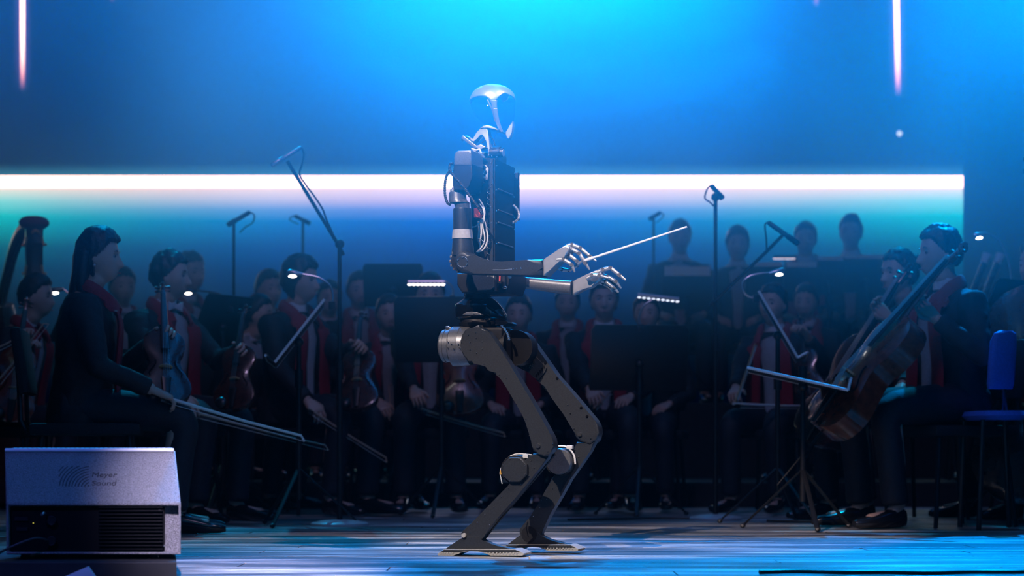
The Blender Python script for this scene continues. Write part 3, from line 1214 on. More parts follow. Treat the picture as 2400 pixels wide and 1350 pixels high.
loft(b, [aring(1084, 600, 26), aring(1085, 580, 25), aring(1084, 562, 22.5), aring(1084, 540, 21.5), aring(1084, 510, 21.5), aring(1084, 492, 21.5), aring(1084, 489, 20.5)], 28)
ua = rpart('upper_arm', b, gun, label='near upper arm, a dark cylinder')
b = B()
loft(b, [aring(1084, 560, 24.2), aring(1084, 550, 23.4), aring(1084, 539, 22.6)], 28)
rpart('tape_band', b, tape, ua, label='band of grey tape')
b = B()
loft(b, [aring(1084, 489, 16), aring(1082, 476, 18), aring(1078, 476, 23), aring(1073, 470, 20.5), aring(1072, 452, 19.5), aring(1074, 450, 18)], 24)
rpart('arm_collar', b, gun_light, ua)
b = B()
loft(b, [aring(1074, 452, 17), aring(1076, 440, 16)], 20)
for i in range(8):
    a = rad(i * 45 + 10)
    q = R(1073, 450, AV) + Vector((math.cos(a) * 16 * PX, math.sin(a) * 16 * PX, 0))
    cyl(b, q, q + Vector((0, 0, .008)), .004, .003, 8)
rpart('collar_studs', b, silver, ua)
b = B()
ldisc(b, 1083, 611, AV - .028, AV + .02, 27, 27)
el = rpart('elbow_joint', b, black_metal)
b = B()
for i in range(9):
    a = rad(95 + i * 22)
    q = R(1083 + 26.5 * math.cos(a), 611 - 26.5 * math.sin(a), AV - .022)
    box(b, q, (.008, .012, .009), bev=.002)
rpart('elbow_teeth', b, gun_light, el, kind='stuff')
fo = [(1062, 612), (1063, 602), (1068, 594), (1076, 589), (1086, 588), (1097, 591), (1108, 597), (1122, 603), (1136, 608), (1155, 612), (1175, 613), (1205, 611), (1235, 609), (1270, 607), (1271, 627), (1271, 647), (1240, 645), (1205, 643.5), (1170, 643), (1140, 641.5), (1110, 641), (1088, 641), (1076, 638), (1067, 630)]
b = plate(fo, AV - .05, AV + .022, 11)
fa = rpart('forearm', b, gun, label='near forearm stretched forward')
b = B()
tube(b, [R(1084 + 12.5 * math.cos(i * rad(20)), 614 - 12.5 * math.sin(i * rad(20)), AV - .05) for i in range(19)], .0012, 6)
for i in range(6):
    a = rad(30 + i * 60)
    q = R(1084 + 11.5 * math.cos(a), 614 - 11.5 * math.sin(a), AV - .05)
    cyl(b, q + Vector((0, .004, 0)), q - Vector((0, .003, 0)), 2.6 * PX, 2.2 * PX, 10)
rpart('elbow_bolts', b, steel, fa, kind='stuff')
b = B()
tube(b, [R(1155, 632.5, AV - .0505), R(1180, 632.5, AV - .0505), R(1200, 630.5, AV - .0505)], .9 * PX, 6)
for x in (1204, 1211):
    ball(b, R(x, 630, AV - .0505), .0016, sub=1)
cyl(b, R(1220, 626, AV - .05), R(1221.5, 631, AV - .05), 1.1 * PX)
rpart('scuff_rail', b, steel, fa, kind='stuff')


def hand_mesh_parts(name_parent, palm, pv, fingers, lab):
    b = B()
    prism(b, [R(x, y, pv[0]) for x, y in palm], (0, pv[1] - pv[0], 0), 4.5 * PX, 3)
    h = rpart('hand', b, silver, label=lab)
    for pts, r, v, nm in fingers:
        for i in range(len(pts) - 1):
            vv = v if isinstance(v, (int, float)) else None
            a = R(*pts[i], vv if vv is not None else v[i])
            c_ = R(*pts[i + 1], vv if vv is not None else v[i + 1])
            b = B()
            ra = r * (1 - .08 * i)
            rb = r * (1 - .08 * (i + 1)) * (.62 if i == len(pts) - 2 else 1)
            d_ = (c_ - a)
            tube(b, [a, a + d_ * .06, a + d_ * .5, a + d_ * .92, c_], [ra * .8 * PX, ra * PX, (ra + rb) / 2 * 1.02 * PX, rb * PX, rb * .7 * PX], 12)
            o = rpart(nm, b, silver, h)
            if i:
                pass
        b = B()
        for q in pts[1:-1]:
            vv = v if isinstance(v, (int, float)) else v[1]
            a = R(*q, vv)
            cyl(b, a - Vector((0, r * .9 * PX, 0)), a + Vector((0, r * .9 * PX, 0)), r * .82 * PX, r * .82 * PX, 12)
        rpart('knuckle', b, gun_light, h, kind='stuff')
    return h


hand_mesh_parts('near', [(1271, 610), (1277, 606), (1295, 594), (1311, 583), (1324, 574), (1334, 577), (1336, 584), (1330, 594), (1322, 602), (1312, 611), (1300, 622), (1288, 634), (1278, 646), (1272, 646)], (AV - .042, AV + .018), [
    ([(1329, 577), (1341, 573.5), (1361, 582), (1383, 601), (1398, 613)], 5.2, AV + .016, 'finger'),
    ([(1328, 585), (1338, 583), (1358, 594), (1372, 617), (1382, 633)], 5.4, AV - .002, 'finger'),
    ([(1318, 597), (1333, 597), (1352, 612), (1356, 621)], 5.0, AV - .020, 'finger'),
    ([(1305, 609), (1321, 608), (1340, 621), (1347, 638)], 5.0, AV - .036, 'finger'),
    ([(1296, 622), (1318, 632), (1334, 634), (1352, 622), (1372, 606)], 5.0, [AV + .022, AV + .03, AV + .028, AV + .014, AV + .002], 'thumb')], 'silver near hand closed around the baton')
# ---- far arm
b = B()
V2 = .195


def fring(px, py, ry, rv):
    q = R(px, py, V2)
    return (q, Vector((.1 * ry * PX, 0, ry * PX)), Vector((0, rv * PX, 0)))


loft(b, [fring(1150, 657, 12, 13), fring(1195, 659, 12.5, 13), fring(1240, 664, 14, 14), fring(1300, 671, 16, 15.5), fring(1340, 675, 17, 16)], 26, 2.6)
ffa = rpart('forearm', b, gun_light, label='far forearm reaching forward below the near one')
b = B()
ldisc(b, 1152, 650, V2 - .03, V2 + .03, 22)
cyl(b, R(1150, 650, V2), R(1140, 480, V2), .03)
rpart('upper_arm', b, gun, label='far upper arm behind the torso')
b = B()
box(b, R(1150, 400, .16), (.09, .1, .12), bev=.015)
rpart('shoulder', b, gun, label='far shoulder behind the torso')
hand_mesh_parts('far', [(1341, 659), (1352, 654), (1375, 643), (1398, 632), (1408, 632), (1412, 642), (1405, 657), (1398, 664), (1384, 668), (1368, 677), (1350, 688), (1341, 691)], (V2 - .012, V2 + .03), [
    ([(1402, 638), (1414, 632), (1431, 628), (1452, 645), (1467, 657)], 5.8, V2 - .006, 'finger'),
    ([(1404, 645), (1424, 648), (1444, 660), (1456, 676)], 5.2, V2 + .012, 'finger'),
    ([(1402, 655), (1420, 660), (1440, 676), (1450, 686)], 5.0, V2 + .026, 'finger'),
    ([(1398, 660), (1414, 664), (1428, 674), (1436, 684)], 4.6, V2 + .038, 'finger'),
    ([(1374, 654), (1388, 645.5), (1405, 646), (1428, 652)], 5.4, V2 - .03, 'thumb')], 'silver far hand held palm down, fingers relaxed')


def WR(px, py, v):       # robot frame point back to the world
    return Matrix.Translation((X0, Y0, 0)) @ Matrix.Rotation(-TH, 4, 'Z') @ R(px, py, v)


a, c_ = WR(1368, 612, AV - .002), WR(1610, 532, AV - .02)
bt = thing('baton', 'thin white conducting baton held in the robot hand', 'baton', tuple(a))
d_ = (c_ - a)
b = B()
tube(b, [a + d_ * .16, a + d_ * .5, c_], [.0044, .0040, .0032], 10)
obj('shaft', b, baton_m, bt)
b = B()
tube(b, [a, a + d_ * .03, a + d_ * .08, a + d_ * .14, a + d_ * .165, a + d_ * .185], [.003, .006, .0055, .0035, .005, .003], 12)
obj('grip', b, baton_m, bt)

# ================================================================== PEOPLE
def head_points(sub):
    b = B()
    bmesh.ops.create_icosphere(b, subdivisions=sub, radius=1)
    for v in b.verts:
        n = v.co.copy()
        x, y, z = n.x * .096, n.y * .076, n.z * .118
        t = max(0., -z / .118)
        y *= 1 - .34 * t ** 1.6
        if x < 0:
            x *= 1 - .55 * min(1, max(0, (-z - .01) / .09)) ** 1.1
        fr = max(0., n.x) ** .7
        g = lambda q, c, s: math.exp(-((q - c) / s) ** 2)
        if x > .074:
            x = .074 + (x - .074) * .55
        if z < -.055 and x > 0:
            x += .010 * g(z, -.085, .03) * fr
        x += .005 * g(z, .024, .012) * fr * g(y, 0, .05)
        x -= .011 * g(z, .002, .013) * g(abs(y), .031, .016) * fr
        if -.056 < z < .012:
            k_ = min(1, (.012 - z) / .05)
            k_ *= 1 if z > -.044 else max(0, (z + .056) / .012)
            x += .033 * k_ * g(y, 0, .0105 + .005 * k_) * fr
        x += .0045 * g(z, -.066, .0055) * g(y, 0, .021) * fr
        x += .0050 * g(z, -.079, .006) * g(y, 0, .018) * fr
        x -= .0045 * g(z, -.0725, .0035) * g(y, 0, .024) * fr
        x += .007 * g(z, -.103, .012) * g(y, 0, .018) * fr
        y += math.copysign(.004, y) * g(z, -.03, .02) * g(abs(y), .055, .02) * fr
        v.co = (x, y, z)
    return b


def hair_bm(kind, seed, sub=5):
    b = head_points(sub)
    b.normal_update()
    nap = {'short': -.055, 'bob': -.10, 'long': -.10, 'bun': -.06}[kind]
    fluff = {'short': .019, 'bob': .028, 'long': .02, 'bun': .012}[kind]

    def line(x):
        if x > .062:
            return .060
        if x > .03:
            return .018 + (x - .03) / .032 * .042 if kind != 'bob' else .0 + (x - .03) / .032 * .055
        if x > -.004:
            return -.018 + (x + .004) / .034 * .036 if kind != 'bob' else -.06 + (x + .004) / .034 * .06
        return nap
    co = {v: v.co.copy() for v in b.verts}
    keep = {v: co[v].z > line(co[v].x) for v in b.verts}
    bmesh.ops.delete(b, geom=[f for f in b.faces if not all(keep[v] for v in f.verts)], context='FACES')
    bmesh.ops.delete(b, geom=[v for v in b.verts if not v.link_faces], context='VERTS')
    for v in b.verts:
        edge = any(e.is_boundary for e in v.link_edges)
        c = v.co
        nn = noise.noise(Vector((c.x * 45 + seed, c.y * 45, c.z * 22)))
        n2 = noise.noise(Vector((c.x * 120, c.y * 120 + seed, c.z * 40)))
        top = max(0, c.z / .118)
        v.co = c + v.normal * ((.002 if edge else fluff * (.55 + .6 * top)) + (0 if edge else .008 * nn + .004 * n2))
    return b


TORSO = [(.47, 0, .15, .185), (.56, .0, .145, .18), (.66, .0, .13, .165), (.75, .0, .125, .165), (.85, .0, .13, .182), (.93, -.002, .126, .195), (.99, -.01, .108, .195), (1.03, -.015, .088, .165), (1.06, -.02, .068, .115), (1.085, -.02, .056, .075)]


def torso_x(z):
    for a, c_ in zip(TORSO, TORSO[1:]):
        if z <= c_[0]:
            t = (z - a[0]) / (c_[0] - a[0])
            return a[1] + a[2] + (c_[1] + c_[2] - a[1] - a[2]) * t
    return TORSO[-1][1] + TORSO[-1][2]


def hand_geo(b, W, f, n, side, curl=35, spread=1.):
    f = f.normalized()
    n = (n - f * n.dot(f)).normalized()
    t = f.cross(n).normalized() * side
    loft(b, [(W - f * .02, t * .024, n * .019), (W, t * .025, n * .019), (W + f * .03, t * .034, n * .016), (W + f * .07, t * .041, n * .014), (W + f * .092, t * .039, n * .011)], 12, 2.6)
    for off, ln, r in ((.030, .072, .0082), (.0105, .080, .0085), (-.0095, .075, .0082), (-.028, .058, .0072)):
        p = W + f * .082 + t * off
        pts = [p - f * .015, p]
        a = 0
        for sgl, ca in ((.45, .55), (.32, .95), (.23, .6)):
            a += rad(curl) * ca
            dr = (f * math.cos(a) + n * math.sin(a) + t * off * .9 * spread).normalized()
            p = p + dr * ln * sgl
            pts.append(p)
        tube(b, pts, [r * .9, r, r * 1.0, r * .92, r * .62], 8)
    p = W + f * .022 + t * .026
    d1 = (t * .75 + f * .75 + n * .35).normalized()
    d2 = (t * .25 + f * .9 + n * .55).normalized()
    tube(b, [p - d1 * .012, p, p + d1 * .04, p + d1 * .04 + d2 * .03], [.011, .012, .0098, .0065], 8)


def ik(Sh, T, l1, l2, hint):
    d = T - Sh
    L_ = min(d.length, (l1 + l2) * .995)
    dn = d.normalized()
    T = Sh + dn * L_
    a = (l1 * l1 - l2 * l2 + L_ * L_) / (2 * L_)
    h = math.sqrt(max(0, l1 * l1 - a * a))
    pv = (hint - dn * hint.dot(dn)).normalized()
    return Sh + dn * a + pv * h, T


PEOPLE = []


def person(label, px, top, d, base=0., yaw=0., head_yaw=0., head_pitch=0., lean=6., hair='short', scarf=True, shirt=True, bow_tie=False,
           rh=None, lh=None, rcurl=40, lcurl=40, rn=None, ln=None, near=False, seed=1, group='musicians of the orchestra', chair=True, sex='m', shirt_w=1., hair_rot=0, legs=True, chair_label=None):
    ztop = CH + (HZ - top) / F * d
    k_ = (ztop - base) / 1.352
    sh_ = math.tan(rad(lean))

    def shear(p):
        p = Vector(p)
        if p.z > .5:
            p.x += (p.z - .5) * sh_
        return p
    hc = shear((.03, 0, 1.222))
    ya = rad(yaw)
    Mh = Matrix.Rotation(ya, 4, 'Z')
    hw = Mh @ Vector((hc.x * k_, hc.y * k_, 0))
    wx = (px - 1200) / F * d
    loc = Vector((wx - hw.x, d - hw.y, base))
    t = thing('person', label, 'person', tuple(loc), ya, group)
    inv = ROOT[t.name]

    def toloc(p):
        return (inv @ Vector(p)) / k_

    def add(name, b, m, parent=t, **kw):
        bmesh.ops.scale(b, vec=(k_, k_, k_), verts=b.verts)
        return obj(name, b, m, parent, world=False, **kw)
    Hm = Matrix.Translation(hc) @ Matrix.Rotation(rad(head_yaw), 4, 'Z') @ Matrix.Rotation(rad(head_pitch), 4, 'Y')
    # ---- arms
    arms = []
    for side, tgt, dflt, cu, nn in ((-1, rh, (.36, -.12, .62), rcurl, rn), (1, lh, (.36, .12, .62), lcurl, ln)):
        s_ = shear((-.005, side * .175, .985))
        T = toloc(tgt) if tgt is not None else Vector(dflt)
        hint = Vector((-.35, side * .55, -.9))
        e_, wpt = ik(s_, T, .285, .25, hint)
        f = (wpt - e_).normalized()
        # the wrist sits short of the grip
        e_, wpt = ik(s_, T - f * .075, .285, .25, hint)
        f = (wpt - e_).normalized()
        n_ = (Mh.inverted().to_3x3() @ Vector(nn)) if nn is not None else Vector((.1, -side * .3, -1))
        arms.append((side, s_, e_, wpt, f, n_, cu))
    # ---- body, one continuous skin
    b = head_points(5 if near else 4)
    for s_ in (-1, 1):
        ball(b, Vector((-.008, s_ * .073, -.008)), (.017, .009, .031), Matrix.Rotation(rad(-10), 3, 'Y'), 2)
    bmesh.ops.transform(b, matrix=Hm, verts=b.verts)
    tube(b, [Hm @ Vector((-.012, 0, -.05)), Hm @ Vector((-.018, 0, -.10)), shear((-.012, 0, 1.075)), shear((-.015, 0, 1.0))], [.052, .051, .055, .07], 16)
    loft(b, [(shear((cx, 0, z)), (ax * .86, 0, 0), (0, by * .86, 0)) for z, cx, ax, by in TORSO], 20)
    for side, s_, e_, wpt, f, n_, cu in arms:
        tube(b, [s_ + (shear((0, 0, .93)) - s_) * .35, s_, (s_ + e_) / 2, e_, (e_ + wpt) / 2, wpt + f * .004], [.05, .052, .044, .038, .032, .025], 12)
        if legs:
            tube(b, [(0, side * .08, .53), (.2, side * .1, .53), (.43, side * .13, .52), (.43, side * .135, .46), (.41, side * .14, .28), (.40, side * .145, .10), (.44, side * .15, .05), (.56, side * .165, .035)], [.08, .075, .055, .052, .048, .035, .035, .03], 12)
    b = evaluated(b, .0065 if near else .0125, 1 if near else 1)
    for side, s_, e_, wpt, f, n_, cu in arms:
        hand_geo(b, wpt, f, n_, -side, cu)
    add('body', b, skin, angle=0)
    # ---- head details
    hb = hair_bm(hair, seed, 5 if near else 4)
    bmesh.ops.transform(hb, matrix=Hm, verts=hb.verts)
    if hair == 'long':
        loft(hb, [(Hm @ Vector(p), Hm.to_3x3() @ Vector((a, 0, 0)), Hm.to_3x3() @ Vector((0, c_, 0))) for p, a, c_ in
                  (((-.03, 0, .06), .07, .075), ((-.055, 0, .0), .06, .085), ((-.068, 0, -.07), .05, .08), ((-.085, 0, -.14), .045, .085), ((-.10, 0, -.21), .04, .09), ((-.115, 0, -.29), .03, .08), ((-.12, 0, -.35), .014, .05))], 18)
        for s_ in (-1, 1):
            tube(hb, smooth_path([Hm @ Vector(p) for p in ((-.045, s_ * .078, .02), (-.055, s_ * .086, -.06), (-.06, s_ * .085, -.14), (-.02, s_ * .095, -.2))]), [.022] * 4 + [.026] * 4 + [.022] * 4 + [.01], 8)
    if hair == 'bun':
        ball(hb, Hm @ Vector((-.085, 0, .06)), (.045, .05, .045), None, 3)
        tube(hb, [Hm @ Vector((.045 - .02 * abs(q), q * .05, .10)) for q in (-1, -.5, 0, .5, 1)], [.012, .02, .024, .02, .012], 8)
    add('hair', hb, hair_m, angle=0)
    if True:
        for s_ in (-1, 1):
            b = B()
            ball(b, Vector((.0665, s_ * .031, .001)), (.0125, .0155, .0085), None, 3)
            bmesh.ops.transform(b, matrix=Hm, verts=b.verts)
            ey = add('eye', b, eye_w)
            b = B()
            ball(b, Vector((.0765, s_ * .031, .001)), (.004, .0062, .0062), None, 2)
            bmesh.ops.transform(b, matrix=Hm, verts=b.verts)
            o = add('iris', b, eye_d, ey)
            b = B()
            tube(b, [Vector((.083, s_ * .014, .021)), Vector((.085, s_ * .03, .026)), Vector((.078, s_ * .047, .021))], [(.002, .0035), (.0025, .004), (.001, .002)], 6, up=(1, 0, 0))
            bmesh.ops.transform(b, matrix=Hm, verts=b.verts)
            add('eyebrow', b, hair_m)
        b = B()
        tube(b, [Vector((.084, -.021, -.072)), Vector((.0905, -.010, -.0705)), Vector((.0915, 0, -.0715)), Vector((.0905, .010, -.0705)), Vector((.084, .021, -.072))], [(.001, .001), (.003, .0055), (.0035, .006), (.003, .0055), (.001, .001)], 8, up=(1, 0, 0))
        bmesh.ops.transform(b, matrix=Hm, verts=b.verts)
        add('lips', b, lip_m)
        if hair == 'long':
            b = B()
            ball(b, Hm @ Vector((-.004, -.083, -.043)), .0065)
            add('earring', b, silver)
    # ---- clothes
    b = B()
    loft(b, [(shear((cx, 0, z)), (ax + .004, 0, 0), (0, by + .004, 0)) for z, cx, ax, by in TORSO[:-1]], 24)
    for side, s_, e_, wpt, f, n_, cu in arms:
        tube(b, [s_ + (shear((0, 0, .93)) - s_) * .5 + Vector((0, 0, .0)), s_, (s_ + e_) / 2, e_, (e_ + wpt) / 2, wpt - f * .012], [.07, .073, .062, .055, .047, .041], 14)
    b = evaluated(b, .0105 if near else .018, 3)
    for v in b.verts:
        q = v.co
        v.co += v.normal * (.006 * noise.noise(Vector((q.x * 14, q.y * 14 + seed, q.z * 14))) + .003 * noise.noise(Vector((q.x * 34, q.y * 34, q.z * 34 + seed))))
    add('jacket', b, suit, angle=0)
    if legs:
        b = B()
        for side in (-1, 1):
            tube(b, smooth_path([(-.08, side * .08, .55), (.08, side * .09, .545), (.22, side * .105, .54), (.40, side * .13, .525), (.455, side * .134, .47), (.44, side * .138, .38), (.425, side * .14, .25), (.41, side * .145, .10)], 2),
                 [.10, .10, .098, .095, .09, .085, .078, .072, .066, .064, .063, .062, .061, .06, .062], 14)
        b = evaluated(b, .018, 3)
        add('trousers', b, trous, angle=0)
        for side in (-1, 1):
            b = B()
            loft(b, [(Vector((.365, side * .142, .045)), (0, .028, 0), (0, 0, .036)), (Vector((.40, side * .145, .05)), (0, .038, 0), (0, 0, .048)), (Vector((.46, side * .15, .042)), (0, .042, 0), (0, 0, .04)),
                     (Vector((.55, side * .16, .03)), (0, .046, 0), (0, 0, .028)), (Vector((.61, side * .168, .026)), (0, .038, 0), (0, 0, .022)), (Vector((.635, side * .17, .024)), (0, .018, 0), (0, 0, .014))], 16, 2.6)
            add('shoe', b, shoe_m)
    if shirt:
        b = B()
        prof = [(1.09, .05), (1.06, .058), (1.0, .062), (.92, .055), (.84, .044), (.74, .036), (.64, .034), (.58, .03)]
        rows = []
        for z, wd in prof:
            x0 = torso_x(min(z, 1.07)) + .019 + (.006 if z < .8 else 0)
            rows.append([b.verts.new(shear((x0 - .018 * abs(q) ** 2 - (.02 if z > 1.05 else 0), q * wd * shirt_w, z))) for q in (-1, -.6, 0, .6, 1)])
        for r0, r1 in zip(rows, rows[1:]):
            for i_ in range(4):
                b.faces.new((r0[i_], r0[i_ + 1], r1[i_ + 1], r1[i_]))
        r_ = bmesh.ops.solidify(b, geom=list(b.faces), thickness=.008)
        s_ = add('shirt', b, shirt_m)
        b = B()
        loft(b, [(shear((.0, 0, 1.06)), (.066, 0, 0), (0, .066, 0)), (shear((.002, 0, 1.105)), (.061, 0, .01), (0, .061, 0))], 20)
        add('collar', b, shirt_m, s_)
    if bow_tie:
        b = B()
        tx = torso_x(1.05) + .012
        for s_ in (-1, 1):
            prism(b, [shear((tx, 0, 1.075)), shear((tx + .004, s_ * .05, 1.095)), shear((tx + .004, s_ * .052, 1.045)), shear((tx, 0, 1.06))], (.014, 0, 0), .003)
        add('bow_tie', b, shirt_m)
    if scarf:
        b = B()
        path = []
        for s_ in (-1, 1):
            leg_ = [shear((torso_x(z) + .020, s_ * y_, z)) for z, y_ in ((.50, .10), (.58, .105), (.70, .10), (.82, .095), (.93, .09), (1.0, .085))] + [shear((.055, s_ * .082, 1.05)), shear((-.005, s_ * .085, 1.085))]
            path.append(leg_)
        full = path[0] + [shear((-.07, 0, 1.10))] + path[1][::-1]
        sp = smooth_path(full, 4)
        nrm = len(sp)
        rr = []
        for i_, p in enumerate(sp):
            e_ = min(i_, nrm - 1 - i_) / 20
            rr.append((.045 if e_ < 1.1 else .032, .010 if e_ < 1.1 else .02))
        # band stays flat against the chest
        prev = None
        rings = []
        for i_, p in enumerate(sp):
            tg = (sp[min(i_ + 1, nrm - 1)] - sp[max(i_ - 1, 0)]).normalized()
            out = Vector((1, 0, 0)) if p.z < .97 else Vector((p.x - shear((0, 0, 1.05)).x + .01, p.y, .02))
            out = (out - tg * out.dot(tg)).normalized()
            rings.append((p, tg.cross(out) * rr[i_][0], out * rr[i_][1]))
        loft(b, rings, 10, 2.4)
        add('scarf', b, scarf_m)
    if chair:
        make_chair(tuple(loc), ya, k_, base, chair_label)
    PEOPLE.append((t, loc, ya, k_))
    return t


CHAIRS = []


def make_chair(loc, ya, k_, base, label):
    c_ = thing('chair', label or 'black chair', 'chair', (loc[0], loc[1], base), ya, 'orchestra chairs')
    if CHAIRS:
        for ch in CHAIRS[0].children:
            q = ch.copy()
            COL.objects.link(q)
            q.parent = c_
        CHAIRS.append(c_)
        return c_
    b = B()
    box(b, (.03, 0, .425), (.44, .44, .05), bev=.02)
    obj('seat', b, chair_m, c_, world=False)
    b = B()
    box(b, (-.225, 0, .70), (.045, .40, .27), Matrix.Rotation(rad(-8), 3, 'Y'), bev=.02)
    obj('backrest', b, chair_m, c_, world=False)
    for s_ in (-1, 1):
        b = B()
        tube(b, [(-.2, s_ * .15, .41), (-.225, s_ * .15, .46), (-.235, s_ * .15, .68)], .010, 8)
        obj('back_frame', b, stand_m, c_, world=False)
    for x in (-1, 1):
        for s_ in (-1, 1):
            b = B()
            tube(b, [(.03 + x * .17, s_ * .17, .41), (.03 + x * .21, s_ * .2, .0)], [.012, .010], 8)
            obj('leg', b, stand_m, c_, world=False)
    CHAIRS.append(c_)
    return c_


# ================================================================== INSTRUMENTS
HALF = [(0, .10), (.012, .40), (.04, .66), (.09, .87), (.16, .98), (.22, 1.0), (.30, .94), (.37, .82), (.42, .74), (.46, .66), (.52, .60), (.58, .61), (.63, .68), (.68, .76), (.76, .81), (.84, .80), (.90, .72), (.95, .56), (.985, .32), (1, .10)]


def stringed(kind, label, bottom, top, normal, wl=None, wood=None, group=None, pin=0, length=None, th=None):
    """A violin or cello from its lower end to its scroll; normal points out of its front."""
    bottom, top = Vector(bottom), Vector(top)
    wood = wood or wood_v
    ax = (top - bottom)
    Ln = ax.length
    z = ax.normalized()
    n = Vector(normal)
    n = (n - z * n.dot(z)).normalized()
    x = z.cross(n)
    big = kind in ('cello', 'double_bass')
    wl = wl or (.36 if big else .345)
    th = th or (.10 if big else .055)
    bl = .60 * Ln
    t = thing(kind, label, 'cello' if kind == 'cello' else ('double bass' if big else 'violin'), tuple(bottom), 0, group)

    def q(a, s_, h):           # a along, s_ across, h out of the front, all in instrument lengths
        return bottom + z * a * Ln + x * s_ * Ln + n * h * Ln
    b = B()
    hw_ = wl / 2
    prev = None
    rows = []
    for tt, w_ in HALF:
        W_ = hw_ * w_
        a = tt * .60
        arch = .018 * math.sin(math.pi * min(1, max(0, tt))) + .002
        ring = []
        for s_, h in ((-1, -th / 2), (-1, th / 2), (-.94, th / 2 + .003), (-.6, th / 2 + arch * .7), (-.25, th / 2 + arch), (.25, th / 2 + arch), (.6, th / 2 + arch * .7), (.94, th / 2 + .003), (1, th / 2), (1, -th / 2), (.94, -th / 2 - .003), (.5, -th / 2 - arch * .7), (-.5, -th / 2 - arch * .7), (-.94, -th / 2 - .003)):
            ring.append(b.verts.new(q(a, s_ * W_, h)))
        rows.append(ring)
    for r0, r1 in zip(rows, rows[1:]):
        for i_ in range(len(r0)):
            j = (i_ + 1) % len(r0)
            b.faces.new((r0[i_], r0[j], r1[j], r1[i_]))
    b.faces.new(rows[0][::-1])
    b.faces.new(rows[-1])
    obj('body', b, wood, t, angle=40)
    b = B()
    tube(b, [q(.57, 0, th / 2 - .005), q(.62, 0, th / 2 + .004), q(.88, 0, th / 2 + .01), q(.90, 0, th / 2)], [(.026 * Ln, .02 * Ln), (.021 * Ln, .012 * Ln), (.017 * Ln, .010 * Ln), (.016 * Ln, .012 * Ln)], 10, up=tuple(n))
    obj('neck', b, wood, t)
    b = B()
    loft(b, [(q(.40, 0, th / 2 + .045), x * .030 * Ln, n * .008 * Ln), (q(.60, 0, th / 2 + .034), x * .026 * Ln, n * .008 * Ln), (q(.885, 0, th / 2 + .021), x * .019 * Ln, n * .007 * Ln)], 10, 3)
    obj('fingerboard', b, ebony, t)
    b = B()
    loft(b, [(q(.885, 0, th / 2 + .004), x * .018 * Ln, n * .017 * Ln), (q(.93, 0, th / 2 - .006), x * .015 * Ln, n * .017 * Ln), (q(.97, 0, th / 2 - .016), x * .011 * Ln, n * .014 * Ln)], 10, 3)
    for i_ in range(16):
        pass
    sp = [q(.97 + .020 * math.cos(a_) * (1 - a_ / 14), 0, th / 2 - .012 + .020 * math.sin(a_) * (1 - a_ / 14)) for a_ in [j * .7 for j in range(12)]]
    tube(b, sp, [.010 * Ln] * 6 + [.008 * Ln] * 6, 8)
    cyl(b, q(.975, -.020, th / 2 - .010), q(.975, .020, th / 2 - .010), .009 * Ln)
    obj('scroll', b, wood, t)
    for i_ in range(4):
        s_ = 1 if i_ % 2 else -1
        a = .905 + .016 * i_
        b = B()
        tube(b, [q(a, -s_ * .02, th / 2), q(a, s_ * .03, th / 2), q(a, s_ * .042, th / 2), q(a, s_ * .055, th / 2)], [.004 * Ln, .005 * Ln, .010 * Ln, .007 * Ln], 8)
        obj('peg', b, ebony, t)
    b = B()
    prism(b, [q(.262, s_ * wl * .13, h) for s_, h in ((-1, th / 2 + .012), (-1.0, th / 2 + .03), (-.6, th / 2 + .050), (0, th / 2 + .058), (.6, th / 2 + .050), (1, th / 2 + .03), (1, th / 2 + .012), (.4, th / 2 + .025), (-.4, th / 2 + .025))], z * .008 * Ln)
    obj('bridge', b, maple, t)
    b = B()
    loft(b, [(q(.01, 0, th / 2 + .018), x * .018 * Ln, n * .007 * Ln), (q(.18, 0, th / 2 + .032), x * .034 * Ln, n * .008 * Ln)], 10, 3)
    obj('tailpiece', b, ebony, t)
    b = B()
    for s_ in (-1.5, -.5, .5, 1.5):
        tube(b, [q(.17, s_ * .012, th / 2 + .04), q(.265, s_ * .012, th / 2 + .06), q(.90, s_ * .006, th / 2 + .028)], .0012 * Ln if not big else .0016 * Ln, 5)
    obj('strings', b, string_m, t, kind='stuff')
    for s_ in (-1, 1):
        b = B()
        pts = [q(.20, s_ * wl * .30, th / 2 + .013), q(.225, s_ * wl * .32, th / 2 + .0145), q(.26, s_ * wl * .25, th / 2 + .0175), q(.30, s_ * wl * .19, th / 2 + .020), q(.325, s_ * wl * .2, th / 2 + .020)]
        tube(b, smooth_path(pts, 3), .0035 * Ln, 6)
        obj('sound_hole', b, monitor_b, t)
    if pin:
        b = B()
        tube(b, [bottom, bottom - z * pin], [.006, .004], 8)
        obj('end_pin', b, black_metal, t)
    elif not big:
        b = B()
        ball(b, q(.05, -.09, th / 2 + .03), (.05 * Ln, .05 * Ln, .02 * Ln), Matrix((x, z, n)).transposed(), 2)
        obj('chin_rest', b, ebony, t)
    return t


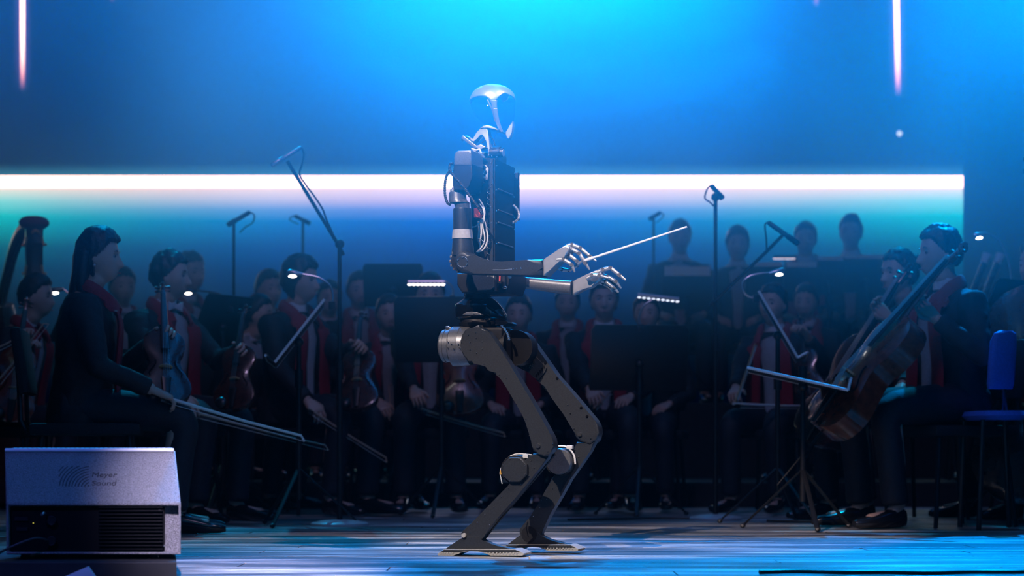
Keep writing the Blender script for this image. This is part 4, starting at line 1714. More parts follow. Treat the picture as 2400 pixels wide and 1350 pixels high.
def bow(label, a, c, sag=(0, 0, -1), group='bows in the musicians hands', wood=None, thick=1.):
    a, c = Vector(a), Vector(c)
    t = thing('violin_bow', label, 'bow', tuple(a), 0, group)
    d_ = c - a
    z = d_.normalized()
    s_ = Vector(sag)
    s_ = (s_ - z * s_.dot(z)).normalized()
    b = B()
    tube(b, [a, a + d_ * .3 + s_ * .004, a + d_ * .6 + s_ * .006, a + d_ * .97, c + s_ * .02], [.005 * thick, .0045 * thick, .004 * thick, .0035 * thick, .004 * thick], 8)
    obj('stick', b, wood or bow_wood, t)
    b = B()
    loft(b, [(a + d_ * .06 + s_ * .022, s_ * .0012, z.cross(s_) * .005), (c + s_ * .020, s_ * .0012, z.cross(s_) * .004)], 6, 4)
    obj('bow_hair', b, horse, t)
    b = B()
    prism(b, [a + d_ * .015 + z.cross(s_) * -.006, a + d_ * .075 + z.cross(s_) * -.006, a + d_ * .07 + s_ * .023 + z.cross(s_) * -.006, a + d_ * .02 + s_ * .023 + z.cross(s_) * -.006], z.cross(s_) * .012, .002)
    obj('frog', b, ebony, t)
    return t


# ---- stands
def tripod(bm_unused, t, base, h, r=.26, rot=0., name='leg', m=None):
    for i_ in range(3):
        a = rot + i_ * 2 * math.pi / 3
        b = B()
        tube(b, [base + Vector((0, 0, h)), base + Vector((math.cos(a) * r, math.sin(a) * r, .012))], [(.011, .005)] * 2, 8, up=(0, 0, 1))
        o = obj(name, b, m or stand_m, t)
        b = B()
        ball(b, base + Vector((math.cos(a) * r, math.sin(a) * r, .012)), (.014, .014, .012), None, 1)
        obj('rubber_foot', b, cable_black, o)


def music_stand(label, c, wd, ht, yaw, tilt, base=0., group='music stands', rot=.4, lip=True, pole=True, desk_m=None):
    """Centre c of the desk; its front faces the player along yaw (0 = towards the right of the stage), leaning back by tilt."""
    c = Vector(c)
    t = thing('music_stand', label, 'music stand', (c.x, c.y, base), 0, group)
    Rz = Matrix.Rotation(rad(yaw), 3, 'Z')
    f = Rz @ Vector((math.cos(rad(tilt)), 0, math.sin(rad(tilt))))
    u = Rz @ Vector((-math.sin(rad(tilt)), 0, math.cos(rad(tilt))))
    s_ = Rz @ Vector((0, 1, 0))
    M_ = Matrix((f, s_, u)).transposed()
    b = B()
    pts = [(-.5, -.5), (.5, -.5), (.5, .42), (.46, .5), (-.46, .5), (-.5, .42)]
    prism(b, [c + s_ * p * wd + u * q_ * ht - f * .004 for p, q_ in pts], f * .006, .001)
    dk = obj('desk', b, desk_m or stand_m, t)
    if desk_m is not None:  # pale tubes added as the highlight along the lit desk edges
        for e_ in (-1, 1):
            b = B()
            tube(b, [c - u * ht * .5 + s_ * e_ * wd * .5, c + u * ht * .5 + s_ * e_ * wd * .5], .0065, 10)
            obj('rim', b, mat('highlight_rim', (.75, .76, .78), .35, .2), dk)
        b = B()
        tube(b, [c - u * ht * .5 + f * .05 - s_ * wd * .5, c - u * ht * .5 + f * .05 + s_ * wd * .5], .006, 8)
        tube(b, [c - u * ht * .5 - s_ * wd * .5, c - u * ht * .5 + f * .05 - s_ * wd * .5], .006, 8)
        obj('rim', b, mat('highlight_rim', (.75, .76, .78), .35, .2), dk, kind='stuff')
    if lip:
        b = B()
        box(b, c - u * ht * .5 + f * .025, (.055, wd, .005), M_, bev=.001)
        box(b, c - u * (ht * .5 - .008) + f * .052, (.004, wd, .018), M_, bev=.001)
        obj('lip', b, stand_m, dk)
    if pole:
        pt = c - f * .02 - u * .03
        b = B()
        tube(b, [pt, Vector((pt.x, pt.y, pt.z - .02)), Vector((pt.x, pt.y, base + .12))], [.011, .011, .013], 12)
        obj('pole', b, stand_m, t)
        b = B()
        ball(b, pt, .022, None, 2)
        obj('tilt_joint', b, stand_m, t)
        b = B()
        cyl(b, Vector((pt.x, pt.y, base + .62)), Vector((pt.x, pt.y, base + .70)), .019)
        obj('collar', b, stand_m, t)
        tripod(None, t, Vector((pt.x, pt.y, base)), .26, .27, rot)
    return t, c, f, u, s_


def sheet(label, c, f, u, s_, wd, ht, off=.006, dx=0.):
    b = B()
    rows = []
    for i_ in range(9):
        p = (i_ / 8 - .5)
        bend = .006 * math.cos(p * 2 * math.pi) - .006
        rows.append([b.verts.new(Vector(c) + f * (off + .004 - bend * .5) + s_ * (p * wd + dx) + u * q_ * ht) for q_ in (-.5, .5)])
    for a, c_ in zip(rows, rows[1:]):
        b.faces.new((a[0], a[1], c_[1], c_[0]))
    bmesh.ops.solidify(b, geom=list(b.faces), thickness=.002)
    return obj('sheet_music', b, paper, None, label=label, cat='sheet music', group='sheet music on the stands')


def lamp(label, pts, head_dir, lit=1., bar=0., group='clip lamps on the music stands', hm=None):
    """Gooseneck clip lamp: pts run from the clip to the head."""
    pts = [Vector(p) for p in pts]
    t = thing('stand_lamp', label, 'lamp', tuple(pts[0]), 0, group)
    b = B()
    tube(b, smooth_path(pts, 5), .0055, 8)
    obj('gooseneck', b, hm or chrome, t)
    b = B()
    box(b, pts[0], (.03, .02, .035), bev=.004)
    obj('clip', b, stand_m, t)
    hd = Vector(head_dir).normalized()
    e = pts[-1]
    dwn = Vector((0, 0, -1))
    b = B()
    if bar:
        tube(b, [e - hd * bar / 2, e + hd * bar / 2], .012, 10)
    else:
        tube(b, [e - hd * .01, e + hd * .02, e + hd * .05, e + hd * .06], [.008, .014, .017, .012], 12)
    h_ = obj('lamp_head', b, hm or chrome, t)
    b = B()
    if bar:
        n_ = 9
        for i_ in range(n_):
            ball(b, e - hd * bar * (.46 - .92 * i_ / (n_ - 1)) + dwn * .012, (.011, .008, .006), None, 1)
        obj('diodes', b, lens_m if lit > .6 else lens_dim, h_, kind='stuff')
    else:
        ball(b, e + hd * .035 + dwn * .013, (.020, .016, .008), None, 2)
        obj('diode', b, lens_m if lit > .6 else lens_dim, h_)
    return t


def mic_stand(label, foot_pt, pole_top, boom=None, base='disc', group='microphone stands', br=.13, rot=.3):
    """foot_pt on the floor, pole_top straight above, boom: list of further points."""
    foot_pt = Vector(foot_pt)
    t = thing('microphone_stand', label, 'microphone stand', tuple(foot_pt), 0, group)
    top = Vector((foot_pt.x, foot_pt.y, pole_top))
    b = B()
    mid_ = foot_pt.z + (pole_top - foot_pt.z) * .55
    tube(b, [foot_pt + Vector((0, 0, .02)), Vector((foot_pt.x, foot_pt.y, mid_))], .0125, 12)
    tube(b, [Vector((foot_pt.x, foot_pt.y, mid_)), top], .0095, 12)
    cyl(b, Vector((foot_pt.x, foot_pt.y, mid_ - .04)), Vector((foot_pt.x, foot_pt.y, mid_ + .04)), .018)
    obj('pole', b, stand_m, t)
    if base == 'disc':
        b = B()
        loft(b, [(foot_pt + Vector((0, 0, z_)), (r_, 0, 0), (0, r_, 0)) for z_, r_ in ((0, br), (.010, br), (.016, br * .93), (.024, br * .6), (.028, br * .2))], 36)
        obj('base', b, mat('base_grey', (.55, .56, .58), .4, .2), t)
    else:
        tripod(None, t, foot_pt, .2, .3, rot)
    if boom:
        b = B()
        tube(b, [Vector(p) for p in boom], .0085, 10)
        obj('boom', b, stand_m, t)
        b = B()
        ball(b, top, .022, None, 2)
        obj('swivel', b, stand_m, t)
    return t


def microphone(label, tail, tip, cable=None, r=.012, group='microphones over the orchestra', cm_=None, mm=None):
    tail, tip = Vector(tail), Vector(tip)
    t = thing('microphone', label, 'microphone', tuple(tail), 0, group)
    d_ = tip - tail
    b = B()
    tube(b, [tail, tail + d_ * .05, tail + d_ * .6, tail + d_ * .62], [r * .7, r, r, r * .9], 14)
    obj('barrel', b, mm or stand_m, t)
    b = B()
    tube(b, [tail + d_ * .62, tail + d_ * .66, tail + d_ * .97, tip], [r * .95, r * 1.2, r * 1.2, r * .9], 14)
    obj('grille', b, mm or black_metal, t)
    if cable:
        b = B()
        tube(b, smooth_path(cable, 5), .0042, 8)
        obj('cable', b, cm_ or cable_black, t)
    return t

# ================================================================== THE ORCHESTRA
def W2(a, c):
    return tuple(a), tuple(c)


CAM = (0, -1, 0)
# --- left front: the woman in profile with her violin upright on her knee
person('woman in profile with long dark hair, black suit and red scarf, violin on her knee', 232, 534, 7.9, yaw=9, head_yaw=-8, lean=4, hair='long', near=True, seed=1, shirt=False,
       rh=P(386, 942, 7.72), lh=P(392, 778, 8.02), rcurl=55, lcurl=60, rn=(0, .2, -1), ln=(.3, -.9, -.4), chair_label='black chair under the long haired woman at the front left')
stringed('violin', 'violin upright on the knee of the long haired woman', P(388, 948, 7.82), P(379, 664, 8.14), (.35, -1, .1), wood=wood_d, group='violins of the orchestra')
bow('bow of the long haired woman, pointing down to the right', P(372, 926, 7.74), P(716, 1024, 8.0), thick=1.4, wood=horse)  # stick in the pale hair tone, its bright highlight painted in
# --- the man with the white bow tie beside her
person('young man in profile, black suit, red scarf and white bow tie, hand on his knee', 398, 587, 9.2, yaw=-34, head_yaw=30, lean=5, hair='short', near=True, seed=5, bow_tie=True, shirt_w=1.5,
       rh=P(455, 972, 8.75), lh=P(578, 830, 9.0), rcurl=35, lcurl=60, ln=(0, -.9, -.3), chair_label='black chair under the young man in profile')
stringed('violin', 'violin upright at arm length of the young man with the bow tie', P(545, 962, 8.85), P(578, 714, 9.1), (-.2, -1, .1), wood=wood_d, group='violins of the orchestra')
bow('lower of the two long bows at the front left', P(440, 962, 8.8), P(772, 1046, 9.0), group='bows in the musicians hands')
# --- left edge
person('violinist at the left edge with short dark hair, seen in profile', 85, 642, 9.5, yaw=-12, head_yaw=8, lean=14, hair='short', seed=9, rh=P(64, 800, 9.25), lh=P(60, 790, 9.2), rcurl=60, lcurl=60, chair_label='black chair under the violinist at the left edge')
stringed('violin', 'orange brown violin held upright at the left edge', P(22, 990, 9.15), P(64, 696, 9.25), (.25, -1, .15), wood=wood_v, group='violins of the orchestra')
bow('bow crossing the orange brown violin at the left edge', P(-16, 905, 9.0), P(106, 754, 9.05))
bow('short seen bow sloping across the left edge above the violin', P(-60, 838, 9.02), P(60, 781, 9.1))
# --- behind them
person('man with side parted hair seated between the woman and the young man', 287, 626, 12.35, .14, yaw=-62, head_yaw=0, seed=11, bow_tie=True, chair_label='black chair behind the long haired woman')
person('dark haired musician behind the young man with the bow tie', 446, 590, 12.5, .14, yaw=-40, seed=13, chair_label='black chair behind the young man with the bow tie')
person('fair faced musician in a pale shirt leaning forward behind the second violin', 607, 690, 10.9, yaw=-28, head_yaw=14, lean=15, seed=17, shirt_w=1.9, scarf=False, hair='short', chair_label='black chair of the musician in the pale shirt')
person('musician with dark fringe looking over the pale shirted one', 630, 632, 12.45, .14, yaw=-52, seed=19, chair_label='black chair in the second row, behind the pale shirt')
person('musician with a bobbed haircut and red scarf in front of the tall boom stand', 704, 601, 10.2, yaw=-34, head_yaw=18, lean=4, hair='bob', near=True, seed=23, shirt_w=.8,
       rh=P(738, 965, 9.8), lh=P(850, 818, 9.9), rcurl=50, lcurl=60, ln=(0, -.9, -.3), chair_label='black chair of the musician with the bob')
stringed('violin', 'violin upright beside the musician with the bob', P(836, 962, 9.75), P(848, 732, 10.1), (-.1, -1, .1), wood=wood_d, group='violins of the orchestra')
bow('bow of the musician with the bob, pointing steeply down right', P(722, 956, 9.75), P(910, 1076, 9.95), thick=1.3)
person('face half hidden behind the bobbed haircut', 772, 657, 12.5, .14, yaw=-75, seed=29, scarf=False, chair_label='black chair behind the bobbed musician')
person('musician left of the small music desk in the second row', 843, 636, 12.4, .14, yaw=-78, seed=31, chair_label='black chair left of the small music desk')
person('musician whose face shows between two music desks', 912, 690, 11.0, yaw=-80, lean=12, seed=37, rh=P(906, 972, 10.6), rcurl=60, chair_label='black chair between the two music desks')
bow('bow standing upright in a hand between the desks', P(913, 985, 10.58), P(911, 902, 10.85), sag=(1, 0, 0))
person('musician with only the eyes above the large music desk by the robot', 1008, 640, 10.7, yaw=-88, seed=41, rh=P(985, 955, 10.2), lh=P(1078, 838, 10.3), rcurl=55, lcurl=60, chair_label='black chair behind the large desk by the robot')
stringed('violin', 'violin seen below the robot hip', P(1078, 974, 10.15), P(1076, 700, 10.45), (0, -1, .1), wood=wood_v, group='violins of the orchestra', wl=.36)
bow('bow pointing right below the robot hip', P(986, 958, 10.15), P(1186, 1016, 10.3), thick=1.3)
person('musician whose face shows just right of the robot waist', 1216, 690, 11.1, yaw=-98, lean=10, seed=43, chair_label='black chair right of the robot waist')
person('dim musician under the far robot forearm', 1330, 668, 12.4, .14, yaw=-95, seed=47, chair_label='black chair under the far robot forearm')
person('broad faced man in a red scarf below the silver robot hands', 1416, 652, 10.9, yaw=-92, seed=53, bow_tie=True, rh=P(1398, 950, 10.4), rcurl=60, near=True, chair_label='black chair below the robot hands')
bow('bow tip held low by the broad faced man', P(1392, 956, 10.36), P(1436, 912, 10.9))
person('musician partly hidden behind the blue lamp bar', 1515, 688, 11.1, yaw=-100, lean=10, seed=59, scarf=False, chair_label='black chair behind the blue lamp bar')
person('player in the back row behind the baton tip, white bow tie', 1594, 515, 14.4, .66, yaw=-90, seed=61, scarf=False, bow_tie=True, shirt_w=1.2, chair_label='black chair in the back row behind the baton')
person('back row player with bushy hair between the tall and the slanted stand', 1729, 533, 14.4, .66, yaw=-95, seed=67, hair='bob', scarf=False, chair_label='black chair in the back row beside the tall stand')
person('back row player behind the slanted microphone', 1888, 520, 14.4, .66, yaw=-98, seed=71, chair_label='black chair in the back row behind the slanted microphone')
person('tallest player at the right end of the back row', 1994, 503, 14.4, .66, yaw=-105, seed=73, scarf=False, chair_label='black chair at the right end of the back row')
person('woman with drawn back hair and red scarf beside the slanted music desk', 1812, 662, 10.5, yaw=-118, head_yaw=-8, seed=79, hair='bun', rh=P(1708, 962, 10.0), lh=P(1880, 770, 10.1), rcurl=55, lcurl=60, near=True, chair_label='black chair of the woman with drawn back hair')
stringed('violin', 'violin against the shoulder of the woman with drawn back hair', P(1900, 930, 10.0), P(1876, 745, 10.2), (-.5, -1, .2), wood=wood_d, group='violins of the orchestra')
bow('faint bow slanting up from the hand of the woman with drawn back hair', P(1722, 945, 9.95), P(1771, 802, 10.3), wood=maple)
bow('bright level bow over the red scarf at the right', P(1718, 946, 9.9), P(1926, 950, 10.3), wood=horse, thick=1.4)
person('musician behind the woman with drawn back hair', 1889, 666, 12.4, .14, yaw=-110, seed=83, chair_label='black chair behind the woman with drawn back hair')
# --- right front: two cellists
person('woman cellist with hair pinned up, face lit blue', 2108, 580, 9.4, yaw=-152, head_yaw=-4, lean=4, hair='bun', near=True, seed=89, shirt=False,
       rh=P(2030, 905, 9.1), lh=P(2062, 722, 9.1), lcurl=50, ln=(.7, -.5, -.4), chair_label='black chair of the woman cellist')
stringed('cello', 'cello of the woman with pinned up hair, further back', P(1906, 1046, 9.25), P(2150, 626, 9.2), (-.9, -.4, -.2), wood=wood_d, group='cellos', pin=.3)
person('man cellist with thick wavy hair and white shirt at the right', 2203, 527, 8.6, yaw=-158, head_yaw=-14, lean=4, hair='short', near=True, seed=97, shirt_w=1.2, bow_tie=False,
       rh=P(2098, 922, 8.7), lh=P(2168, 716, 8.35), lcurl=60, rcurl=25, ln=(.7, -.5, -.4), chair_label='black chair of the man cellist')
stringed('cello', 'glossy red brown cello of the man at the right, nearest the camera', P(1926, 1012, 8.3), P(2284, 582, 8.25), (-.98, -.16, -.25), wood=wood_v, group='cellos', pin=.30)
person('bassoon player behind the man cellist', 2296, 668, 12.4, .14, yaw=-100, seed=101, chair_label='black chair of the left bassoon player')
person('bassoon player near the right edge', 2372, 672, 12.5, .14, yaw=-104, seed=103, chair_label='black chair of the right bassoon player')
for px0, px1, q, lab in ((2286, 2314, 0, 'left bassoon rising behind the man cellist'), (2318, 2345, 1, 'right bassoon with a bright bell ring')):
    a, c_ = P(px0 - 90, 900, 11.9), P(px1, 597, 12.1)
    t = thing('bassoon', lab, 'bassoon', tuple(a), 0, 'bassoons')
    d_ = c_ - a
    b = B()
    tube(b, [a, a + d_ * .5, a + d_ * .52, a + d_ * .93], [.026, .026, .022, .020], 14)
    obj('tube', b, wood_d, t)
    b = B()
    tube(b, [a + d_ * .93, a + d_ * .97, c_], [.024, .026, .032], 16)
    obj('bell', b, paper, t)
    b = B()
    tube(b, [a + d_ * .1 + Vector((.03, -.01, 0)), a + d_ * .5 + Vector((.03, -.01, 0)), a + d_ * .9 + Vector((.026, -.01, 0))], .004, 6)
    obj('key_rod', b, chrome, t)
# bass player and bass, mostly beyond the right edge
person('double bass player at the right edge of the stage', 2432, 560, 9.6, yaw=-150, seed=107, rh=P(2332, 770, 9.0), rcurl=60, chair_label='black chair of the double bass player')
stringed('double_bass', 'double bass whose rounded shoulder shows at the right edge', P(2440, 1190, 8.95), P(2452, 330, 9.15), (-.35, -1, .0), wood=wood_d, pin=.12, wl=.36)
# empty chair with blue stage light painted into its upholstery
ch = thing('chair', 'blue lit upholstered chair at the right edge, seen from behind', 'chair', tuple(P(2345, 1240, 8.3) * 1), rad(200), 'orchestra chairs')
ch.location.z = 0
ROOT[ch.name] = (Matrix.Translation(ch.location) @ Matrix.Rotation(rad(200), 4, 'Z')).inverted()
b = B()
loft(b, [(P(2344, 912, 8.2), (.055, .02, 0), (-.006, .018, 0)), (P(2345, 900, 8.2), (.062, .03, 0), (-.008, .022, 0)), (P(2348, 850, 8.2), (.062, .03, 0), (-.008, .024, 0)), (P(2352, 800, 8.2), (.060, .03, 0), (-.008, .024, 0)), (P(2356, 781, 8.2), (.05, .03, 0), (-.008, .02, 0)), (P(2358, 775, 8.2), (.03, .02, 0), (-.006, .01, 0))], 20, 3)
obj('backrest', b, chair_b, ch)
b = B()
loft(b, [(P(2330, 985, 8.3), (.10, 0, 0), (0, .19, 0)), (P(2330, 975, 8.3), (.12, 0, 0), (0, .21, 0)), (P(2330, 964, 8.3), (.11, 0, 0), (0, .2, 0))], 24, 3)
obj('seat', b, chair_b, ch)
b = B()
tube(b, [P(2352, 905, 8.2), P(2356, 975, 8.25), P(2340, 985, 8.3)], .012, 8)
obj('back_frame', b, stand_m, ch)
for dx, dy in ((-.09, -.17), (.09, -.17), (-.09, .17), (.09, .17)):
    b = B()
    q = P(2330, 985, 8.3) + Vector((dx, dy, 0))
    tube(b, [q, Vector((q.x + dx * .2, q.y, 0))], .011, 8)
    obj('leg', b, stand_m, ch)

# ---- music stands
music_stand('music stand seen edge on left of the robot, lit edge added as a pale rim', P(702, 783, 8.6), .50, .35, 186.5, 38, desk_m=stand_m, rot=.2)
music_stand('music stand seen edge on in front of the woman with drawn back hair', P(1824, 768, 8.9), .50, .35, -8, 30, desk_m=stand_m, rot=1.1)
music_stand('nearly flat music stand in front of the cellos', P(1868, 892, 8.25), .46, .43, -8, 77, desk_m=stand_m, rot=.6)
a_ = music_stand('large black music desk left of the robot waist', P(1035, 772, 9.75), .48, .34, 88, 16)
sheet('sheet of music on the large black desk left of the robot waist', *a_[1:], .42, .30)
a_ = music_stand('widest black music desk, right of the robot legs', P(1498, 838, 9.8), .50, .34, 94, 14)
sheet('sheet of music on the widest black desk', *a_[1:], .40, .28)
a_ = music_stand('small music desk over the second row, left of the robot arm', P(922, 668, 11.5), .36, .26, 88, 18)
sheet('sheet on the small desk over the second row', *a_[1:], .34, .24, .006, 0)
for i, (x, y, wd, lab, shl, up_) in enumerate(((1610, 686, .36, 'back row desk under the player with the white bow tie', 'bright sheet sticking up from the desk under the bow tie player', .05),
                                               (1795, 664, .24, 'back row desk left of the slanted microphone', 'dim sheet on the desk left of the slanted microphone', .01),
                                               (1880, 666, .26, 'back row desk under the slanted microphone player', 'pale sheet on the desk below the slanted microphone player', .02),
                                               (1945, 650, .20, 'narrow back row desk left of the tallest player', 'sheet on the narrow back row desk', .01),
                                               (2028, 646, .34, 'back row desk in front of the tallest player', 'sheet on the desk of the tallest player', .01))):
    a_ = music_stand(lab, P(x, y, 13.65), wd, .25, 90, 20, base=.66, rot=.3 + i)
    c_ = a_[1]
    sheet(shl, c_ + a_[3] * (.03 + up_), a_[2], a_[3], a_[4], wd * .9, .22)
music_stand('music stand between the young man and the pale shirt', P(520, 752, 10.4), .4, .3, 150, 25)
music_stand('music stand at the right edge behind the blue lit chair', P(2372, 720, 9.3), .4, .28, 130, 25)
music_stand('music stand behind the hair of the long haired woman', P(176, 745, 9.9), .34, .28, 165, 25)

# ---- lamps
lamp('gooseneck lamp glowing at the head of the bobbed musician', [P(778, 716, 8.6), P(780, 690, 8.6), P(772, 668, 8.6), P(748, 651, 8.6), P(722, 645, 8.6), P(704, 642, 8.6)], P(684, 640, 8.6) - P(704, 642, 8.6))
lamp('brightest gooseneck lamp, over the woman with drawn back hair', [P(1772, 700, 8.9), P(1748, 690, 8.9), P(1740, 665, 8.9), P(1756, 648, 8.9), P(1785, 641, 8.9), P(1808, 640, 8.9)], P(1836, 634, 8.9) - P(1808, 640, 8.9))
lamp('long lit lamp bar over the large desk left of the robot waist', [P(1060, 700, 9.8), P(1062, 676, 9.8), P(1040, 658, 9.8), P(999, 661, 9.8)], (1, 0, 0), bar=.185)
lamp('unlit blue lamp bar right of the far robot hand', [P(1502, 768, 9.7), P(1498, 745, 9.7), P(1508, 718, 9.7), P(1530, 702, 9.7), P(1543, 696, 9.7)], (1, 0, -.11), lit=.2, bar=.21)
lamp('row of dim diodes over the back row desks', [P(1840, 640, 13.6), P(1842, 620, 13.6), P(1838, 602, 13.6)], (1, 0, 0), lit=.3, bar=.15, hm=stand_m)
lamp('small lamp shining behind the long haired woman', [P(168, 720, 9.9), P(166, 696, 9.9), P(152, 680, 9.9), P(144, 678, 9.9)], P(128, 681, 9.9) - P(144, 678, 9.9))
lamp('tiny lamp shining beside the chin of the young man', [P(540, 725, 10.4), P(538, 704, 10.4), P(510, 688, 10.4), P(470, 682, 10.4), P(456, 681, 10.4)], P(440, 682, 10.4) - P(456, 681, 10.4), hm=stand_m)
lamp('lamp above the cello scroll at the right', [P(2372, 690, 9.3), P(2366, 620, 9.3), P(2346, 568, 9.3), P(2325, 552, 9.3), P(2310, 548, 9.3)], P(2288, 552, 9.3) - P(2310, 548, 9.3))

# ---- microphones
mic_stand('tall boom microphone stand left of the robot on a round base', P(796, 1232, 8.64), P(790, 572, 8.64).z, [P(805, 598, 8.64), P(793, 574, 8.64), P(690, 405, 8.6), P(674, 378, 8.6)])
microphone('microphone tilted over the bar at the tip of the tall boom', P(706, 345, 8.6), P(636, 388, 8.55), [P(706, 345, 8.6), P(712, 360, 8.6), P(708, 385, 8.6), P(702, 408, 8.6), P(716, 432, 8.58), P(738, 462, 8.6), P(756, 490, 8.6), P(764, 512, 8.62), P(780, 548, 8.64)], r=.009, cm_=cable_black, mm=chrome)
t_ = mic_stand('straight microphone stand right of the robot with a second slanted boom', P(1677, 1218, 9.32), P(1678, 462, 9.32).z, [P(1664, 716, 9.3), P(1700, 682, 9.28), P(1790, 596, 9.2), P(1842, 544, 9.15)])
microphone('microphone on top of the straight stand against the white bar', P(1667, 434, 9.32), P(1694, 466, 9.3), [P(1667, 434, 9.32), P(1658, 442, 9.32), P(1652, 464, 9.32), P(1664, 474, 9.32), P(1676, 486, 9.32)])
microphone('microphone on the slanted boom below the back row', P(1800, 521, 9.15), P(1872, 572, 9.1), [P(1800, 521, 9.15), P(1793, 528, 9.15), P(1796, 560, 9.15), P(1797, 588, 9.2)])
mic_stand('thin microphone stand at the left, mic tilted left', P(548, 1190, 11.15), P(555, 520, 11.15).z, base='tripod')
microphone('microphone tilted left over the thin stand', P(586, 497, 11.15), P(533, 528, 11.1), [P(586, 497, 11.15), P(596, 505, 11.15), P(592, 522, 11.15), P(576, 532, 11.15), P(562, 545, 11.15)], r=.013)
mic_stand('faint microphone stand behind the tall boom', P(710, 1125, 12.85), P(710, 518, 12.85).z, base='tripod')
microphone('faint microphone tilted right behind the tall boom', P(691, 506, 12.85), P(726, 524, 12.8), [P(691, 506, 12.85), P(682, 509, 12.85), P(680, 516, 12.85), P(700, 525, 12.85)], r=.013)
q = P(1532, 900, 13.9)
q.z = .66
mic_stand('faint microphone stand left of the back row', q, P(1532, 508, 13.9).z, base='tripod')
microphone('faint microphone left of the back row', P(1548, 498, 13.9), P(1522, 514, 13.85), [P(1548, 498, 13.9), P(1556, 504, 13.9), P(1548, 514, 13.9), P(1538, 522, 13.9)], r=.014)

# ---- harp at the left
hp = thing('harp', 'concert harp with a gilt and red column head at the left edge', 'harp', tuple(P(80, 1190, 11.1)))
hc_ = P(80, 600, 11.1)


def hring(py, rx, ry=None):
    q = P(80, py, 11.1)
    s_ = 11.1 / F
    return (q, (rx * s_, 0, 0), (0, (ry or rx) * s_, 0))


b = B()
loft(b, [hring(1175, 18), hring(1150, 14), hring(1000, 12), hring(760, 12), hring(668, 13), hring(650, 15)], 20)
obj('column', b, harp_w, hp)
b = B()
loft(b, [hring(650, 26), hring(640, 24), hring(630, 21), hring(580, 21), hring(572, 26), hring(566, 24), hring(556, 21), hring(536, 22)], 8)
cp = obj('capital', b, harp_w, hp)
b = B()
loft(b, [hring(536, 24), hring(528, 34), hring(520, 36), hring(512, 30), hring(508, 20)], 24)
obj('crown', b, harp_red, hp, label='red lacquered crown')
for x, y in ((57, 574), (104, 572), (58, 640), (103, 640)):
    b = B()
    s_ = -1 if x < 80 else 1
    tube(b, smooth_path([P(80 + s_ * 18, y - 18, 10.98), P(80 + s_ * 20, y - 6, 10.98), P(x, y + 2, 10.98), P(x + s_ * 6, y, 10.98)]), .007, 8)
    obj('gilt_scroll', b, gold, cp)
b = B()
for i in range(5):
    ball(b, P(76 + i * 3.4, 540 + abs(i - 2) * 2, 10.98), (.008, .006, .012), None, 1)
obj('gilt_leaves', b, gold, cp, kind='stuff')
b = B()
pts = smooth_path([P(82, 530, 11.1), P(60, 535, 11.3), P(36, 575, 11.5), P(18, 640, 11.7), P(4, 700, 11.9)], 4)
tube(b, pts, [(.03, .06)] * len(pts), 10, up=(0, 0, 1))
obj('neck', b, harp_w, hp)
b = B()
loft(b, [(P(0, 715, 11.9), (.08, 0, 0), (0, .07, .02)), (P(20, 900, 11.65), (.14, 0, 0), (0, .12, .03)), (P(50, 1120, 11.35), (.2, 0, 0), (0, .17, .03))], 16, 3)
obj('soundbox', b, harp_w, hp)
b = B()
box(b, P(64, 1150, 11.25) + Vector((0, 0, 0)), (.42, .42, .14), bev=.02)
obj('pedal_box', b, harp_w, hp)
b = B()
for i in range(24):
    f_ = i / 23
    top_ = pts[2 + int(f_ * (len(pts) - 4))]
    bot_ = P(50, 1120, 11.25).lerp(P(8, 740, 11.8), f_)
    tube(b, [top_, bot_], .0012, 4)
obj('strings', b, string_m, hp, kind='stuff')

# ---- cables on the stage
b = B()
path = [Vector(((x - 1200) / F * 5.34, 5.34 + .02 * math.sin(x * .011) + .012 * math.sin(x * .031), .007)) for x in range(1780, 2560, 30)]
tube(b, smooth_path(path, 2), .0065, 8)
obj('cable', b, cable_black, None, label='black cable lying along the front of the stage at the right', cat='cable')
b = B()
path = [Vector(((x - 1200) / F * 9.2, 9.2 + .12 * math.sin(x * .009), .009)) for x in range(1330, 1640, 25)]
tube(b, smooth_path(path, 2), .006, 8)
obj('cable', b, cable_black, None, label='thin cable on the floor left of the round base right of the robot', cat='cable')
b = B()
path = [Vector(((x - 1200) / F * 8.95, 8.95 + .1 * math.sin(x * .012), .009)) for x in range(1800, 2020, 25)]
tube(b, smooth_path(path, 2), .006, 8)
obj('cable', b, cable_black, None, label='cable on the floor in front of the cellist shoes', cat='cable')

# ================================================================== FOREGROUND STAGE MONITOR
MD = 5.2
sm = thing('stage_monitor', 'speckled wedge stage monitor speaker at the front left with embossed lettering', 'speaker', tuple(P(215, 1300, MD)))


def mp_(px, py, d):
    return P(px, py, d)


FT, FM, FB = MD + .16, MD, MD          # distances of the top edge, the fold and the bottom
zt, zm, zb = P(0, 1056, FT).z, P(0, 1179, FM).z, P(0, 1300, FB).z
xl0, xr0 = P(10, 0, FT).x, P(411, 0, FT).x
xl1, xr1 = P(14, 0, FM).x, P(424, 0, FM).x
b = B()
rows = [[(xl0, FT, zt), (xr0, FT, zt)], [(xl1, FM, zm), (xr1, FM, zm)], [(xl1, FM, zb), (xr1, FM, zb)], [(xl1 + .02, FM + .42, zb), (P(410, 0, FM + .42).x, FM + .42, zb)], [(xl0, FT + .10, zt), (P(404, 0, FT + .10).x, FT + .10, zt)]]
vl = [b.verts.new(r_[0]) for r_ in rows]
vr = [b.verts.new(r_[1]) for r_ in rows]
b.faces.new(vl[::-1])
b.faces.new(vr)
for i in range(5):
    j = (i + 1) % 5
    b.faces.new((vl[i], vr[i], vr[j], vl[j]))
bmesh.ops.recalc_face_normals(b, faces=b.faces)
